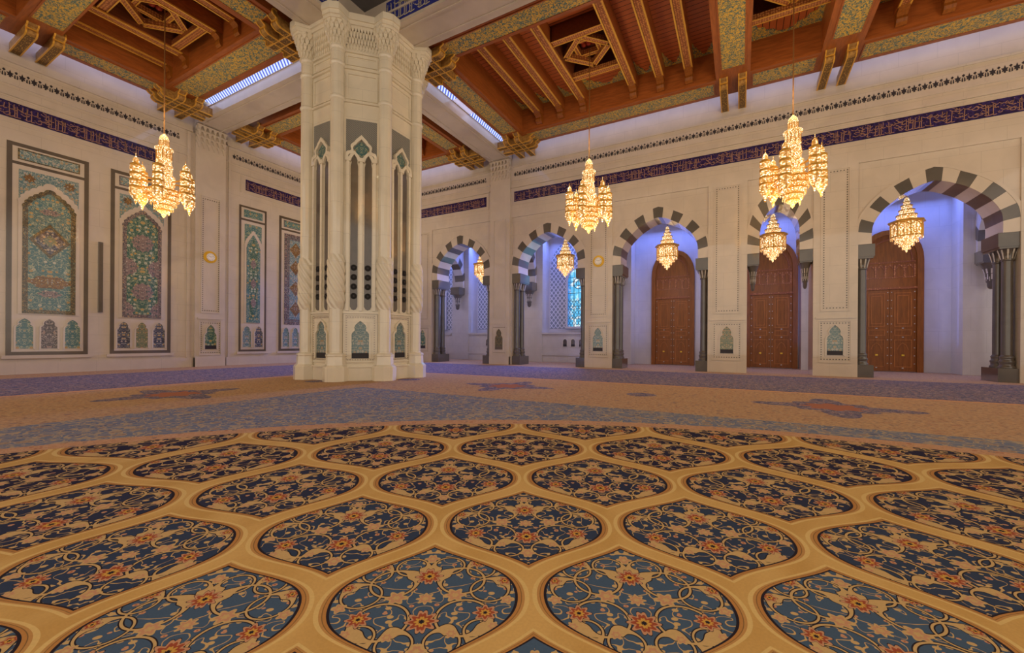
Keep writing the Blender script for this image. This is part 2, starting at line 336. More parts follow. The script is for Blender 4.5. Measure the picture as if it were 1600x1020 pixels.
# ------------------------------------------------------------------ mesh helpers
class Fr:                                                   # a vertical working plane: u along, z up, d outwards
    def __init__(s, o, u, n): s.o = o; s.u = u; s.n = n
    def P(s, u, z, d=0.0): return (s.o[0]+s.u[0]*u+s.n[0]*d, s.o[1]+s.u[1]*u+s.n[1]*d, z)
FR = Fr((0, YR), (1, 0), (0, -1)); FL = Fr((XL, 0), (0, 1), (1, 0))
F0 = Fr((0, 0), (1, 0), (0, -1))
class MB:
    def __init__(s): s.v = []; s.f = []; s.uv = []; s.sm = []
    def face(s, pts, uvs=None, smooth=False):
        i = len(s.v); s.v += [tuple(p) for p in pts]; s.f.append(list(range(i, i+len(pts))))
        s.uv += list(uvs) if uvs else [(p[0], p[1]) for p in pts]; s.sm.append(smooth)
    def box(s, x0, x1, y0, y1, z0, z1):
        x0, x1 = sorted((x0, x1)); y0, y1 = sorted((y0, y1)); z0, z1 = sorted((z0, z1))
        p = [(x, y, z) for z in (z0, z1) for y in (y0, y1) for x in (x0, x1)]
        for q in ((0, 2, 3, 1), (4, 5, 7, 6), (0, 1, 5, 4), (2, 6, 7, 3), (0, 4, 6, 2), (1, 3, 7, 5)): s.face([p[i] for i in q], [(p[i][0]+p[i][1], p[i][2]) for i in q])
        return s
    def prism(s, poly, fr, d0, d1, uo=(0, 0), smooth=False):
        a = [fr.P(u, z, d1) for u, z in poly]; b = [fr.P(u, z, d0) for u, z in poly]
        uv = [(u-uo[0], z-uo[1]) for u, z in poly]
        s.face(a, uv); s.face(b[::-1], uv[::-1]); n = len(poly)
        for i in range(n):
            j = (i+1) % n; s.face([a[j], a[i], b[i], b[j]], [uv[j], uv[i], uv[i], uv[j]], smooth)
        return s
    def rect(s, u0, u1, z0, z1, fr, d0, d1, uo=None):
        return s.prism([(u0, z0), (u1, z0), (u1, z1), (u0, z1)], fr, d0, d1, uo or ((u0+u1)/2, (z0+z1)/2))
    def band(s, A, B, fr, d0, d1, smooth=False):             # strip between two polylines, extruded
        for i in range(len(A)-1):
            s.prism([A[i], A[i+1], B[i+1], B[i]], fr, d0, d1)
        return s
    def frame(s, u0, u1, z0, z1, w, fr, d0, d1):
        s.rect(u0, u1, z0, z0+w, fr, d0, d1); s.rect(u0, u1, z1-w, z1, fr, d0, d1)
        s.rect(u0, u0+w, z0+w, z1-w, fr, d0, d1); s.rect(u1-w, u1, z0+w, z1-w, fr, d0, d1); return s
    def lathe(s, prof, n=16, c=(0, 0), lob=0, lamp=0.0, twist=0.0, smooth=True, ph=0.0, sc=1.0):
        if smooth:                                            # short end rings keep the long sides' shading straight
            def near(p, q):
                l = math.dist(p, q); t = min(.3, .012/l) if l else 0; return (p[0]+(q[0]-p[0])*t, p[1]+(q[1]-p[1])*t)
            prof = [prof[0], near(prof[0], prof[1])]+list(prof[1:-1])+[near(prof[-1], prof[-2]), prof[-1]]
        rows = []
        for k, (r, z) in enumerate(prof):
            row = []
            for i in range(n):
                t = 2*pi*i/n+ph; rr = r*(1+(lamp*cos(lob*(t+twist*z)) if lob else 0))
                row.append((c[0]+rr*cos(t), c[1]+rr*sin(t), z))
            rows.append(row)
        for a in range(len(rows)-1):
            for i in range(n):
                j = (i+1) % n
                q = [rows[a][i], rows[a][j], rows[a+1][j], rows[a+1][i]]
                s.face(q, [(i/n, q[0][2]), ((i+1)/n, q[1][2]), ((i+1)/n, q[2][2]), (i/n, q[3][2])], smooth)
        if prof[0][0] > 1e-4: s.face(rows[0][::-1])
        if prof[-1][0] > 1e-4: s.face(rows[-1])
        return s
    def bar(s, a, b, w, h, up=(0, 0, 1)):                    # rectangular bar between two points
        a, b = Vector(a), Vector(b); d = (b-a).normalized(); up = Vector(up)
        if abs(d.dot(up)) > .99: up = Vector((1, 0, 0))
        x = d.cross(up).normalized()*w/2; y = x.cross(d).normalized()*h/2
        A = [a+x+y, a-x+y, a-x-y, a+x-y]; B = [b+x+y, b-x+y, b-x-y, b+x-y]
        s.face(A); s.face(B[::-1])
        for i in range(4): j = (i+1) % 4; s.face([A[i], B[i], B[j], A[j]])
        return s
    def build(s, name, mat, parent=None, label=None):
        me = bpy.data.meshes.new(name); off = Vector((0, 0, 0))
        q_ = parent
        while q_ is not None and not q_.get('_w'): q_ = q_.parent
        if q_ is not None: off = Vector(q_['_w'])
        vs = {}; idx = []; out = []
        for p in s.v:
            k = (round(p[0], 5), round(p[1], 5), round(p[2], 5))
            if k not in vs: vs[k] = len(out); out.append(Vector(p)-off)
            idx.append(vs[k])
        faces = []; keep = []; li = 0; uvs = []
        for fi, f in enumerate(s.f):
            q = [idx[i] for i in f]; uq = [s.uv[i] for i in f]
            r = []; ru = []
            for a, b in zip(q, uq):
                if a not in r: r.append(a); ru.append(b)
            if len(r) >= 3: faces.append(r); uvs += ru; keep.append(s.sm[fi])
        me.from_pydata(out, [], faces)
        ul = me.uv_layers.new(name='UVMap')
        if len(ul.data) == len(uvs):
            fl = [c for u in uvs for c in u]; ul.data.foreach_set('uv', fl)
        me.polygons.foreach_set('use_smooth', keep)
        me.materials.append(mat); me.update()
        import bmesh
        bm = bmesh.new(); bm.from_mesh(me); bmesh.ops.recalc_face_normals(bm, faces=bm.faces); bm.to_mesh(me); bm.free()
        o = bpy.data.objects.new(name, me); COL.objects.link(o)
        if parent is not None: o.parent = parent
        if label: o['label'] = label
        return o
def tag(o, label, cat, group=None):
    o['label'] = label; o['category'] = cat
    if group: o['group'] = group
    return o
def struct(o): o['kind'] = 'structure'; return o
def thing(name, label, cat, loc=(0, 0, 0), rz=0.0, group=None, world=False):
    o = bpy.data.objects.new(name, None); COL.objects.link(o); o.empty_display_size = .2
    o.location = loc; o.rotation_euler = (0, 0, rz)
    if world: o['_w'] = tuple(loc)
    return tag(o, label, cat, group)
def sub(o, parent):
    """mark a part whose children use world coordinates of its own root"""
    if parent.get('_w'): o['_w'] = parent['_w']
    return o
def copy_tree(o, parent=None):
    c = o.copy(); COL.objects.link(c)
    if parent is not None: c.parent = parent
    for ch in list(o.children): copy_tree(ch, c)
    return c
def dup(root, loc, rz=0.0, label=None, group=None, scale=None):
    r = copy_tree(root); r.location = loc; r.rotation_euler = (0, 0, rz)
    if scale: r.scale = scale
    if label: r['label'] = label
    if group: r['group'] = group
    return r
def spline(pts, n):                                          # Catmull-Rom through points, n samples per span
    out = []; P = [pts[0]]+list(pts)+[pts[-1]]
    for i in range(1, len(P)-2):
        for k in range(n):
            t = k/n; a, b, c, d = P[i-1], P[i], P[i+1], P[i+2]
            out.append(tuple(.5*((2*b[j])+(-a[j]+c[j])*t+(2*a[j]-5*b[j]+4*c[j]-d[j])*t*t+(-a[j]+3*b[j]-3*c[j]+d[j])*t**3) for j in (0, 1)))
    out.append(tuple(pts[-1])); return out
def resample(pl, n):
    L = [0]
    for i in range(len(pl)-1): L.append(L[-1]+math.dist(pl[i], pl[i+1]))
    out = []; j = 0
    for k in range(n+1):
        t = L[-1]*k/n
        while j < len(L)-2 and L[j+1] < t: j += 1
        q = 0 if L[j+1] == L[j] else (t-L[j])/(L[j+1]-L[j])
        out.append((pl[j][0]+(pl[j+1][0]-pl[j][0])*q, pl[j][1]+(pl[j+1][1]-pl[j][1])*q))
    return out
def cusp(hw, z0, zs, zt, lobes=True):
    """closed outline of a niche with a stepped ogee head: half width hw, base z0, shoulder zs, tip zt"""
    h = zt-zs; w = hw
    R = [(w, zs), (w*.86, zs+h*.16), (w*.66, zs+h*.24), (w*.64, zs+h*.36), (w*.70, zs+h*.50), (w*.58, zs+h*.68), (w*.34, zs+h*.84), (0, zt)]
    return [(-w, z0), (w, z0)]+R+[(-u, z) for u, z in R[:-1][::-1]]
def cusp2(hw, z0, zs, zt):
    """broad lobed (scalloped) arch head"""
    h = zt-zs; w = hw; R = [(w, zs)]
    key = [(w, zs), (w*.93, zs+h*.2), (w*.82, zs+h*.38), (w*.64, zs+h*.55), (w*.44, zs+h*.7), (w*.24, zs+h*.84), (0, zt)]
    R = []
    for i in range(len(key)-1):
        a, b = key[i], key[i+1]
        for k in range(4):
            t = k/4; bul = sin(pi*t)*.03*w*2
            nx, nz = (b[1]-a[1]), -(b[0]-a[0]); l = math.hypot(nx, nz)
            R.append((a[0]+(b[0]-a[0])*t+nx/l*bul, a[1]+(b[1]-a[1])*t+nz/l*bul))
    R.append((0, zt))
    return [(-w, z0), (w, z0)]+R+[(-u, z) for u, z in R[:-1][::-1]]
def shift(poly, du, dz=0): return [(u+du, z+dz) for u, z in poly]

# ------------------------------------------------------------------ floor and carpet
struct(MB().box(XL-.3, 18, -14, 31, -.3, -.04).build('floor', M['marble']))
c = MB(); c.face([(XL+.02, -14, 0), (18, -14, 0), (18, 30, 0), (XL+.02, 30, 0)]); c.face([(XL+.02, 30, -.04), (18, 30, -.04), (18, -14, -.04), (XL+.02, -14, -.04)])
tag(c.build('carpet', M['carpet']), 'vast hand-knotted carpet of blue ogee medallions on gold, filling the hall', 'carpet')

# ------------------------------------------------------------------ arcade wall (right)
OPEN = [(-26.4, -21.5), (-19.86, -14.86), (-13.15, -8.15), (-6.50, -1.48), (4.65, 9.65), (11.3, 16.3)]
NARROW = (.30, 3.0)
PIERS = [(-21.5, -19.86), (-14.86, -13.15), (-8.15, -6.50), (-1.48, .30), (3.0, 4.65), (9.65, 11.3), (16.3, 18)]
TH_W = 1.5; SPR = 5.97; PT = 9.65
outer = spline([(2.5, 0), (2.5, .5), (2.42, 1.06), (2.10, 1.64), (1.77, 2.04), (1.33, 2.40), (.88, 2.66), (.45, 2.89), (0, 3.02)], 6)
inner = spline([(2.02, 0), (2.02, .5), (1.95, .9), (1.70, 1.36), (1.42, 1.66), (1.05, 1.98), (.67, 2.20), (.33, 2.36), (0, 2.44)], 6)
n_outer = spline([(1.35, 0), (1.35, .6), (1.30, 1.2), (1.18, 1.75), (.98, 2.25), (.72, 2.62), (.45, 2.9), (.2, 3.08), (0, 3.15)], 6)
n_inner = spline([(.82, 0), (.82, .6), (.80, 1.1), (.72, 1.45), (.60, 1.75), (.45, 1.98), (.3, 2.13), (.15, 2.24), (0, 2.28)], 6)
wm = MB()
for a, b in PIERS: wm.rect(a, b, 0, PT, FR, -TH_W, 0)
wm.rect(-26.54, -26.4, 0, PT, FR, -TH_W, 0)
wm.rect(-26.54, 18, PT, 12.95, FR, -TH_W, 0)
wm.rect(-26.54, 18, 12.95, 14.9, FR, -TH_W, -.12)
wm.rect(-14.8, 18, 12.93, 13.02, FR, -.05, .06)
wm.rect(-26.54, -14.8, 12.93, 13.02, FR, -.05, .06)
wm.rect(-13.2, 18, 11.56, 11.66, FR, -.05, .07); wm.rect(-26.54, -14.86, 11.56, 11.66, FR, -.05, .07)
wm.rect(-13.2, 18, 12.02, 12.12, FR, -.05, .04); wm.rect(-26.54, -14.86, 12.02, 12.12, FR, -.05, .04)
def spandrel(mb, c, hw, out_, rec):
    R = [(c+u, SPR+z) for u, z in out_]; Lp = [(c-u, SPR+z) for u, z in out_[::-1]]
    mb.prism([(c+hw, SPR)]+[(c+hw, PT), (c, PT)]+R[::-1], FR, -TH_W, rec)
    mb.prism([(c, PT), (c-hw, PT), (c-hw, SPR)]+Lp[::-1], FR, -TH_W, rec)
for a, b in OPEN: spandrel(wm, (a+b)/2, (b-a)/2, outer, -.07)
spandrel(wm, 1.65, 1.35, n_outer, -.07)
struct(wm.build('wall_right', M['marble']))

def arch(name, c, hw_in, out_, inn, label, fr=FR, d0=-1.42, d1=-.03, ndark=3, group=None, spr=SPR, mats=('marble_plain', 'grey'), two=True):
    t = thing(name, label, 'arch', fr.P(c, spr, 0), group=group, world=True)
    NS = 2*(2*ndark+1)+1
    # left-to-right polylines
    O = [(c-u, spr+z) for u, z in out_]+[(c+u, spr+z) for u, z in out_[::-1]][1:]
    I = [(c-u, spr+z) for u, z in inn]+[(c+u, spr+z) for u, z in inn[::-1]][1:]
    k = 6; N = (NS+0)*k
    O = resample(O, N); I = resample(I, N)
    w = MB()
    for i in range(NS):
        seg = (O[i*k:(i+1)*k+1], I[i*k:(i+1)*k+1])
        dark = (i % 2 == 1)
        if dark:
            poly = list(seg[0])+list(seg[1])[::-1]
            if i == NS//2:                                    # stepped keystone standing a little proud
                poly = list(seg[0])+list(seg[1])[::-1]
            MB().prism(poly, fr, d0-.004, d1+.004).build('dark_voussoir', M[mats[1]], t)
        else: MB().band(seg[0], seg[1], fr, d0, d1).build('pale_voussoir', M[mats[0]], t)
    # moulding line just outside the ring
    mo = MB(); oo = [(c+(u-c)*1.045, spr+(z-spr)*1.03+.02) for u, z in O]
    mo.band([p for p in oo], [(u, z) for u, z in O], fr, d1-.2, d1+.012)
    mo.build('arch_moulding', M['white' if fr is not FR else 'marble_plain'], t)
    return t
names = ['leftmost, beside the great pillar', 'second right of the great pillar, nearest the corner lantern', 'left of the centre chandelier',
         'before the left door', 'before the right door', 'beyond the right edge of view']
for (a, b), nm in list(zip(OPEN, names)):
    arch('striped_arch', (a+b)/2, 2.02, outer, inner, 'grey and cream striped marble arch, '+nm, ndark=3)
arch('striped_arch', 1.65, .82, n_outer, n_inner, 'narrow striped marble arch in front of the middle wooden door', ndark=3)

# jambs behind the columns for the narrow arch and hanging corbels under every impost
nj = MB(); nj.rect(.30, .83, 0, SPR-1.7, FR, -TH_W, -.9); nj.rect(2.47, 3.0, 0, SPR-1.7, FR, -TH_W, -.9)

# paired dark columns
def make_columns():
    t = thing('paired_columns', '', 'columns')
    MB().box(.0, .58, .08, 1.40, 0, .56).build('plinth', M['grey'], t)
    for i, yy in enumerate((.40, 1.06)):
        x = .21
        MB().lathe([(.25, .56), (.25, .62), (.21, .66), (.21, .74), (.235, .80), (.235, .84), (.20, .88), (.20, .96), (.22, 1.0), (.19, 1.05), (.17, 1.08)], 24, (x, yy)).build('column_base', M['grey'], t)
        MB().lathe([(.168, 1.06), (.168, 3.0), (.162, 4.88)], 24, (x, yy)).build('shaft', M['grey'], t)
        cp = MB().lathe([(.17, 4.86), (.20, 4.9), (.18, 4.94), (.20, 5.1), (.25, 5.28), (.29, 5.36)], 16, (x, yy)).build('capital', M['grey'], t)
        lv = MB()
        for k in range(10):
            a = 2*pi*k/10
            for (r0, z0, r1, z1, w) in ((.19, 4.95, .235, 5.16, .035), (.235, 5.16, .285, 5.33, .05)):
                p = Vector((x+r0*cos(a), yy+r0*sin(a), z0)); q = Vector((x+r1*cos(a), yy+r1*sin(a), z1))
                lv.bar(p, q, w, .012, (cos(a), sin(a), 0))
        lv.build('carved_leaves', M['silver'], cp)
    m = MB().box(-.0, .60, .06, 1.42, 5.42, 5.97); m.box(0, .56, .08, 1.38, 5.34, 5.42); m.build('impost_block', M['grey'], t)
    return t
pc = make_columns(); first = True
col_lab = {0: 'behind the great pillar', 1: 'of the second arch from the left', 2: 'of the arch with the leaded window', 3: 'of the left door arch', 4: 'of the right door arch', 5: 'of the arch at the right edge'}
for i, (a, b) in enumerate(OPEN):
    if i == 0: sides = (1,)
    elif i == 5: sides = (0,)
    else: sides = (0, 1)
    for sd in sides:
        lab = 'dark grey marble column pair, %s side %s' % (('left', 'right')[sd], col_lab[i])
        x = a if sd == 0 else b
        if first: o = pc; first = False; o.location = (x, YR, 0)
        else: o = dup(pc, (x, YR, 0))
        o.scale = (-1, 1, 1) if sd else (1, 1, 1)
        o['label'] = lab; o['group'] = 'dark column pairs of the arcade'

def make_corbel():
    t = thing('hanging_corbel', '', 'corbel')
    b = MB(); b.box(-.44, .44, -.42, .42, 5.42, 5.97); b.box(-.40, .40, -.38, .38, 5.36, 5.42)
    b.lathe([(.05, 4.14), (.12, 4.2), (.15, 4.3), (.15, 4.42), (.19, 4.5), (.21, 4.62), (.21, 4.9), (.27, 5.0), (.30, 5.15), (.38, 5.28), (.44, 5.38)], 16)
    b.build('corbel_body', M['grey'], t)
    lv = MB()
    for k in range(10):
        a = 2*pi*k/10
        lv.bar((.215*cos(a), .215*sin(a), 4.6), (.225*cos(a), .225*sin(a), 4.85), .04, .014, (cos(a), sin(a), 0))
        lv.bar((.235*cos(a), .235*sin(a), 4.88), (.295*cos(a), .295*sin(a), 5.1), .06, .014, (cos(a), sin(a), 0))
        a += pi/10; lv.bar((.20*cos(a), .20*sin(a), 4.52), (.225*cos(a), .225*sin(a), 4.72), .02, .03, (cos(a), sin(a), 0))
    lv.build('carved_leaves', M['silver'], t)
    return t
hc = make_corbel(); hc.location = (.56, YR+.5, 0); hc.scale = (.6, 1, 1)
hc['label'] = 'dark carved corbel hanging at the left of the narrow arch before the middle door'; hc['group'] = 'hanging corbels'
dup(hc, (2.74, YR+.5, 0), 0, 'dark carved corbel hanging at the right of the narrow arch before the middle door', 'hanging corbels', (.6, 1, 1))

# ------------------------------------------------------------------ corridor behind the arcade
YB, YD = 28.6, 29.9
FB = Fr((0, YB), (1, 0), (0, -1)); FD = Fr((0, YD), (1, 0), (0, -1))
REC = [(-26.3, -21.55), (-19.85, -14.9), (-13.1, -8.2), (-6.5, -1.5), (.25, 3.05), (4.7, 9.62), (11.3, 16.3)]
bw = MB(); xs = -26.54
for a, b in REC: bw.rect(xs, a, 0, 9.6, FB, -1.4, 0); xs = b
bw.rect(xs, 18, 0, 9.6, FB, -1.4, 0); bw.rect(-26.54, 18, 9.6, 11.2, FB, -1.4, 0)
bw.rect(-26.54, 18, 0, 11.2, FD, -.3, 0)
bw.box(-26.54, 18, YR+TH_W, YD, 10.9, 11.2)
bw.box(-26.84, -26.54, YR+.1, YD, 0, 11.2)
struct(bw.build('wall_back', M['corridor']))
tr = MB()
for a, b in REC:
    if a in (-6.5, .25, 4.7, 11.3): continue
    tr.rect(a, b, 0, 2.1, FB, -1.3, -.06); tr.rect(a, b, 2.08, 2.2, FB, -1.3, .05)
    tr.rect(a, b, .5, .62, FB, -.1, .0)
struct(tr.build('trim_1', M['corridor']))
# transverse arches between arcade piers and the corridor wall, springing from corbels
t_in = spline([(1.42, 0), (1.40, .55), (1.3, 1.05), (1.05, 1.5), (.72, 1.85), (.35, 2.12), (0, 2.22)], 6)
t_out = spline([(1.62, 0), (1.62, .6), (1.62, 1.15), (1.42, 1.75), (1.05, 2.25), (.55, 2.62), (0, 2.78)], 6)
tw = MB()
tlab = {-20.68: 'behind the great pillar', -14.0: 'seen through the second arch from the left', -7.33: 'between the window bay and the left door', 3.9: 'between the middle and right doors', -.6: 'between the left and middle doors', 10.45: 'at the far right of the corridor'}
for k, (cx, tl) in enumerate(tlab.items()):
    ft = Fr((cx, (YR+TH_W+YB)/2), (0, 1), (-1, 0))
    hw = (YB-YR-TH_W)/2
    arch('corridor_arch', 0, 1.42, t_out, t_in, 'striped cross arch over the corridor '+tl, fr=ft, d0=-.40, d1=.40, ndark=2, group='cross arches of the corridor', mats=('corridor', 'grey'))
    R = [(u, SPR+z) for u, z in t_out]; Lp = [(-u, SPR+z) for u, z in t_out[::-1]]
    tw.prism([(hw, SPR), (hw, 11), (0, 11)]+R[::-1], ft, -.36, .36); tw.prism([(0, 11), (-hw, 11), (-hw, SPR)]+Lp[::-1], ft, -.36, .36)
    dup(hc, (cx, YB-.40, 0), 0, 'dark carved corbel on the corridor wall '+tl, 'hanging corbels', (1, 1, 1))
struct(tw.build('wall_corridor', M['corridor']))
# blue lighting in recesses
for i, (a, b) in enumerate(REC):
    w = b-a
    lamp('recess_light', 'AREA', ((a+b)/2, 28.95, 9.5), 230*w/5, BLUE, w*.9, .3, (rad(-20), 0, 0))
    lamp('recess_side_light', 'AREA', (a+.05, 29.0, 5.2), 13, BLUE, .15, 7.5, (rad(90), 0, rad(-35)))
    lamp('recess_side_light', 'AREA', (b-.05, 29.0, 5.2), 13, BLUE, .15, 7.5, (rad(90), 0, rad(35)))
    lamp('corridor_light', 'POINT', ((a+b)/2, 26.4, 5.4), 90 if i < 3 else 80, (.78, .72, .98), .45)

for cx_ in (-24.0, -17.35, -10.65): lamp('window_daylight', 'AREA', (cx_, 29.6, 5.0), 600, (.16, .26, 1.0), 1.6, 4.2, (rad(-76), 0, 0), rad(70))
# doors
def door(n, c, lab):
    t = thing('door_%d' % n, lab, 'door', (c, YD, 0), world=True); t['kind'] = 'structure'
    hw, zs, zt = 1.36, 6.0, 7.72
    def head(h, ex): return [(h, zs)]+[(h*cos(a)**.85, zs+(zt-zs+ex)*sin(a)**.95) for a in [rad(x) for x in range(12, 90, 13)]]+[(0, zt+ex)]
    def shape(h, ex, z0): R = head(h, ex); return [(c-h, z0), (c+h, z0)]+[(c+u, z) for u, z in R]+[(c-u, z) for u, z in R[:-1][::-1]]
    fr = MB(); O = shape(hw, 0, 0); I = shape(hw-.26, -.26, 0)
    O2 = O[1:]+O[:1]; I2 = I[1:]+I[:1]
    fr.band(O2, I2, FD, 0, .22); fr.build('door_frame', M['woodz'], t)
    MB().prism(shape(hw-.24, -.25, 4.5), FD, .02, .10).build('tympanum', M['woodz'], t)
    ty = t.children[-1]; cr = MB()
    h3 = hw-.42
    for s_ in (1,):
        A = [(c+u, z) for u, z in [(h3, zs)]+[(h3*cos(a)**.9, zs+1.22*sin(a)) for a in [rad(x) for x in range(10, 90, 10)]]+[(0, zs+1.26)]]
        Am = A+[(2*c-u, z) for u, z in A[:-1][::-1]]
        B = [(c+(u-c)*.95, zs+(z-zs)*.95) for u, z in Am]; cr.band(Am, B, FD, .10, .13)
    cr.rect(c-1.05, c+1.05, 5.93, 6.0, FD, .10, .14); cr.rect(c-1.05, c+1.05, 5.10, 5.16, FD, .10, .14)
    for k in range(6): u = c-1.0+k*.4; cr.rect(u-.04, u+.04, 5.16, 5.8, FD, .10, .15)
    for k in range(5):
        u = c-.8+k*.4
        cr.band([(u-.16, 5.62), (u-.1, 5.76), (u, 5.84), (u+.1, 5.76), (u+.16, 5.62)], [(u-.12, 5.58), (u-.07, 5.68), (u, 5.75), (u+.07, 5.68), (u+.12, 5.58)], FD, .10, .14)
    cr.rect(c-1.1, c+1.1, 4.48, 4.6, FD, .08, .2)
    cr.build('blind_arcade', M['wood_carved'], ty)
    for sd in (-1, 1):
        x0, x1 = sorted((c, c+sd*1.10)); x0 += .008; x1 -= .008
        lf = MB().rect(x0, x1, .03, 4.48, FD, .02, .10)
        cv = MB()
        for (z0, z1) in ((2.45, 4.3), (1.95, 2.3), (.25, 1.75)): cv.frame(x0+.18, x1-.18, z0, z1, .05, FD, .10, .125)
        cv.frame(x0+.30, x1-.30, 2.6, 4.15, .04, FD, .10, .12)
        m_ = (x0+x1)/2; cv.band([(m_-.24, 1.2), (m_-.16, 1.45), (m_, 1.6), (m_+.16, 1.45), (m_+.24, 1.2)], [(m_-.20, 1.2), (m_-.13, 1.42), (m_, 1.55), (m_+.13, 1.42), (m_+.20, 1.2)], FD, .10, .125)
        lf = lf.build('door_leaf', M['woodz'], t); cv.build('carved_panelling', M['woodc'], lf)
        stt = MB()
        for k in range(10):
            for u in (x0+.07, x1-.07): stt.rect(u-.022, u+.022, .45+k*.43-.022, .45+k*.43+.022, FD, .10, .13)
        for z in (1.88, 2.37):
            stt.rect(m_-.04, m_+.04, z-.025, z+.025, FD, .10, .13)
        stt.rect(m_-.035, m_+.035, .2-.02, .24, FD, .10, .13)
        stt.build('brass_studs', M['silver'], lf, )
        kb = MB(); kb.rect(m_-.06, m_+.06, .86, .95, FD, .12, .17); kb.build('door_handle', M['brass'], lf)
    return t
door(1, -3.99, 'tall arched carved wooden double door, the left of the three')
door(2, 1.65, 'tall arched carved wooden double door behind the narrow arch, the middle one')
door(3, 7.16, 'tall arched carved wooden double door behind the wide arch, the right one')

# windows with lattice screens
def window(n, c, lab, a, b):
    fr = Fr((0, YD), (1, 0), (0, -1))
    t = thing('window_%d' % n, lab, 'window', (c, YD, 2.2), world=True); t['kind'] = 'structure'
    hw = (b-a)/2-.12
    top = [(c+hw, 7.2)]+[(c+hw*cos(x), 7.2+2.3*sin(x)) for x in [rad(q) for q in range(10, 90, 10)]]+[(c, 9.6)]
    full = [(c-hw, 2.55), (c+hw, 2.55)]+top+[(2*c-u, z) for u, z in top[:-1][::-1]]
    MB().prism(full, fr, .0, .06, (c, 2.55)).build('lattice_screen', M['lattice'], t)
    wt = [(.85, 6.1)]+[(.85*cos(x), 6.1+.95*sin(x)) for x in [rad(q) for q in range(10, 90, 10)]]+[(0, 7.07)]
    win = [(c-.85, 2.68), (c+.85, 2.68)]+[(c+u, z) for u, z in wt]+[(c-u, z) for u, z in wt[:-1][::-1]]
    big = [(c+(u-c)*1.16, 2.68+(z-2.68)*1.03-(0.12 if z < 3 else 0)) for u, z in win]
    w2 = win[1:]+win[:1]; b2 = big[1:]+big[:1]
    MB().band(b2, w2, fr, .05, .22).rect(c-1.0, c+1.0, 2.52, 2.68, fr, .05, .26).build('window_frame', M['corridor'], t)
    MB().prism(win, fr, .06, .10, (c, 4.6)).build('leaded_glass', M['stained'], t)
    ba = MB()
    for u in (-.42, 0, .42): ba.rect(c+u-.014, c+u+.014, 2.7, 6.4, fr, .10, .13)
    for z in (3.3, 4.2, 5.2, 6.05): ba.rect(c-.83, c+.83, z-.014, z+.014, fr, .10, .13)
    ba.build('glazing_bars', M['stone_dark'], t)
    for k, u in enumerate((-.62, 0, .62)):
        nt = thing('wall_niche', 'small vent niche under a window, %s of three, %s' % (('left', 'middle', 'right')[k], lab.split(',')[-1].strip()), 'niche', (c+u, YB, 1.2), world=True, group='small niches under the windows')
        sh = [(c+u-.15, 1.18), (c+u+.15, 1.18)]+[(c+u+.15*cos(rad(q)), 1.55+.17*sin(rad(q))) for q in range(0, 181, 20)]
        MB().prism(sh, FB, -.055, -.05).build('niche_back', M['brown'], nt)
        MB().rect(c+u-.15, c+u+.15, 1.18, 1.34, FB, -.06, -.03).build('vent_plate', M['stone_dark'], nt)
        o_ = [(c+u-.2, 1.1)]+[(c+u-.2*cos(rad(q)), 1.55+.24*sin(rad(q))) for q in range(0, 181, 20)]+[(c+u+.2, 1.1)]
        i_ = [(c+u-.15, 1.18)]+[(c+u-.15*cos(rad(q)), 1.55+.17*sin(rad(q))) for q in range(0, 181, 20)]+[(c+u+.15, 1.18)]
        MB().band(o_, i_, FB, -.06, -.01).build('niche_surround', M['white'], nt)
window(1, -24.0, 'blue leaded glass window in a lattice screen, far left behind the great pillar', -26.3, -21.55)
window(2, -17.35, 'blue leaded glass window in a lattice screen, second from the left', -19.85, -14.9)
window(3, -10.65, 'blue leaded glass window in a lattice screen, nearest to the doors', -13.1, -8.2)

# ------------------------------------------------------------------ left wall
wl = MB()
wl.rect(-14, YR, 0, 12.95, FL, -.4, 0); wl.rect(-14, YR, 12.95, 14.9, FL, -.4, -.12)
for a, b in ((-14, 11.55), (13.3, YR)):
    wl.rect(a, b, 12.93, 13.02, FL, -.05, .12); wl.rect(a, b, 13.02, 13.28, FL, -.1, .06); wl.rect(a, b, 12.02, 12.10, FL, -.05, .04)
    wl.rect(a, b, .0, .5, FL, 0, .10); wl.rect(a, b, 11.56, 11.62, FL, 0, .05)
wl.rect(11.30, 11.45, 0, 12.9, FL, 0, .08); wl.rect(13.4, 13.5, 0, 12.9, FL, 0, .08)
struct(wl.build('wall_left', M['marble']))
# pilasters
def pilaster(n, a, b, fr):
    p = MB().rect(a, b, 0, 13.5, fr, 0, .14); p.rect(a, b, 0, .52, fr, 0, .2); p.frame(a+.28, b-.28, 3.0, 9.6, .05, fr, .14, .17); p.rect(a+.12, b-.12, 2.66, 2.74, fr, .14, .18)
    p.frame(a+.2, b-.2, .62, 2.6, .04, fr, .14, .17)
    for r in range(4):
        z = 12.25+r*.3; m = 6
        for k in range(m):
            w = (b-a)/m; u = a+w*k+w*.5
            p.prism([(u-w*.34, z+.22), (u, z-.06), (u+w*.34, z+.22)], fr, .14, .19+r*.035)
        p.rect(a, b, z+.22, z+.3, fr, .1, .19+r*.04)
    return struct(p.build('trim_%d' % n, M['marble_plain']))
pilaster(2, 11.67, 13.2, FL)
pilaster(3, -14.75, -13.25, Fr((0, YR), (1, 0), (0, -1)))
cm = MB()
for (a, b) in PIERS[:-1]:
    if abs(a+14.86) < .1: continue
    cm.frame(a+.28, b-.28, 3.0, 9.55, .045, FR, -.01, .03); cm.rect(a+.1, b-.1, 2.66, 2.74, FR, -.01, .04); cm.frame(a+.22, b-.22, .62, 2.58, .04, FR, -.01, .03)
struct(cm.build('trim_4', M['marble_plain']))
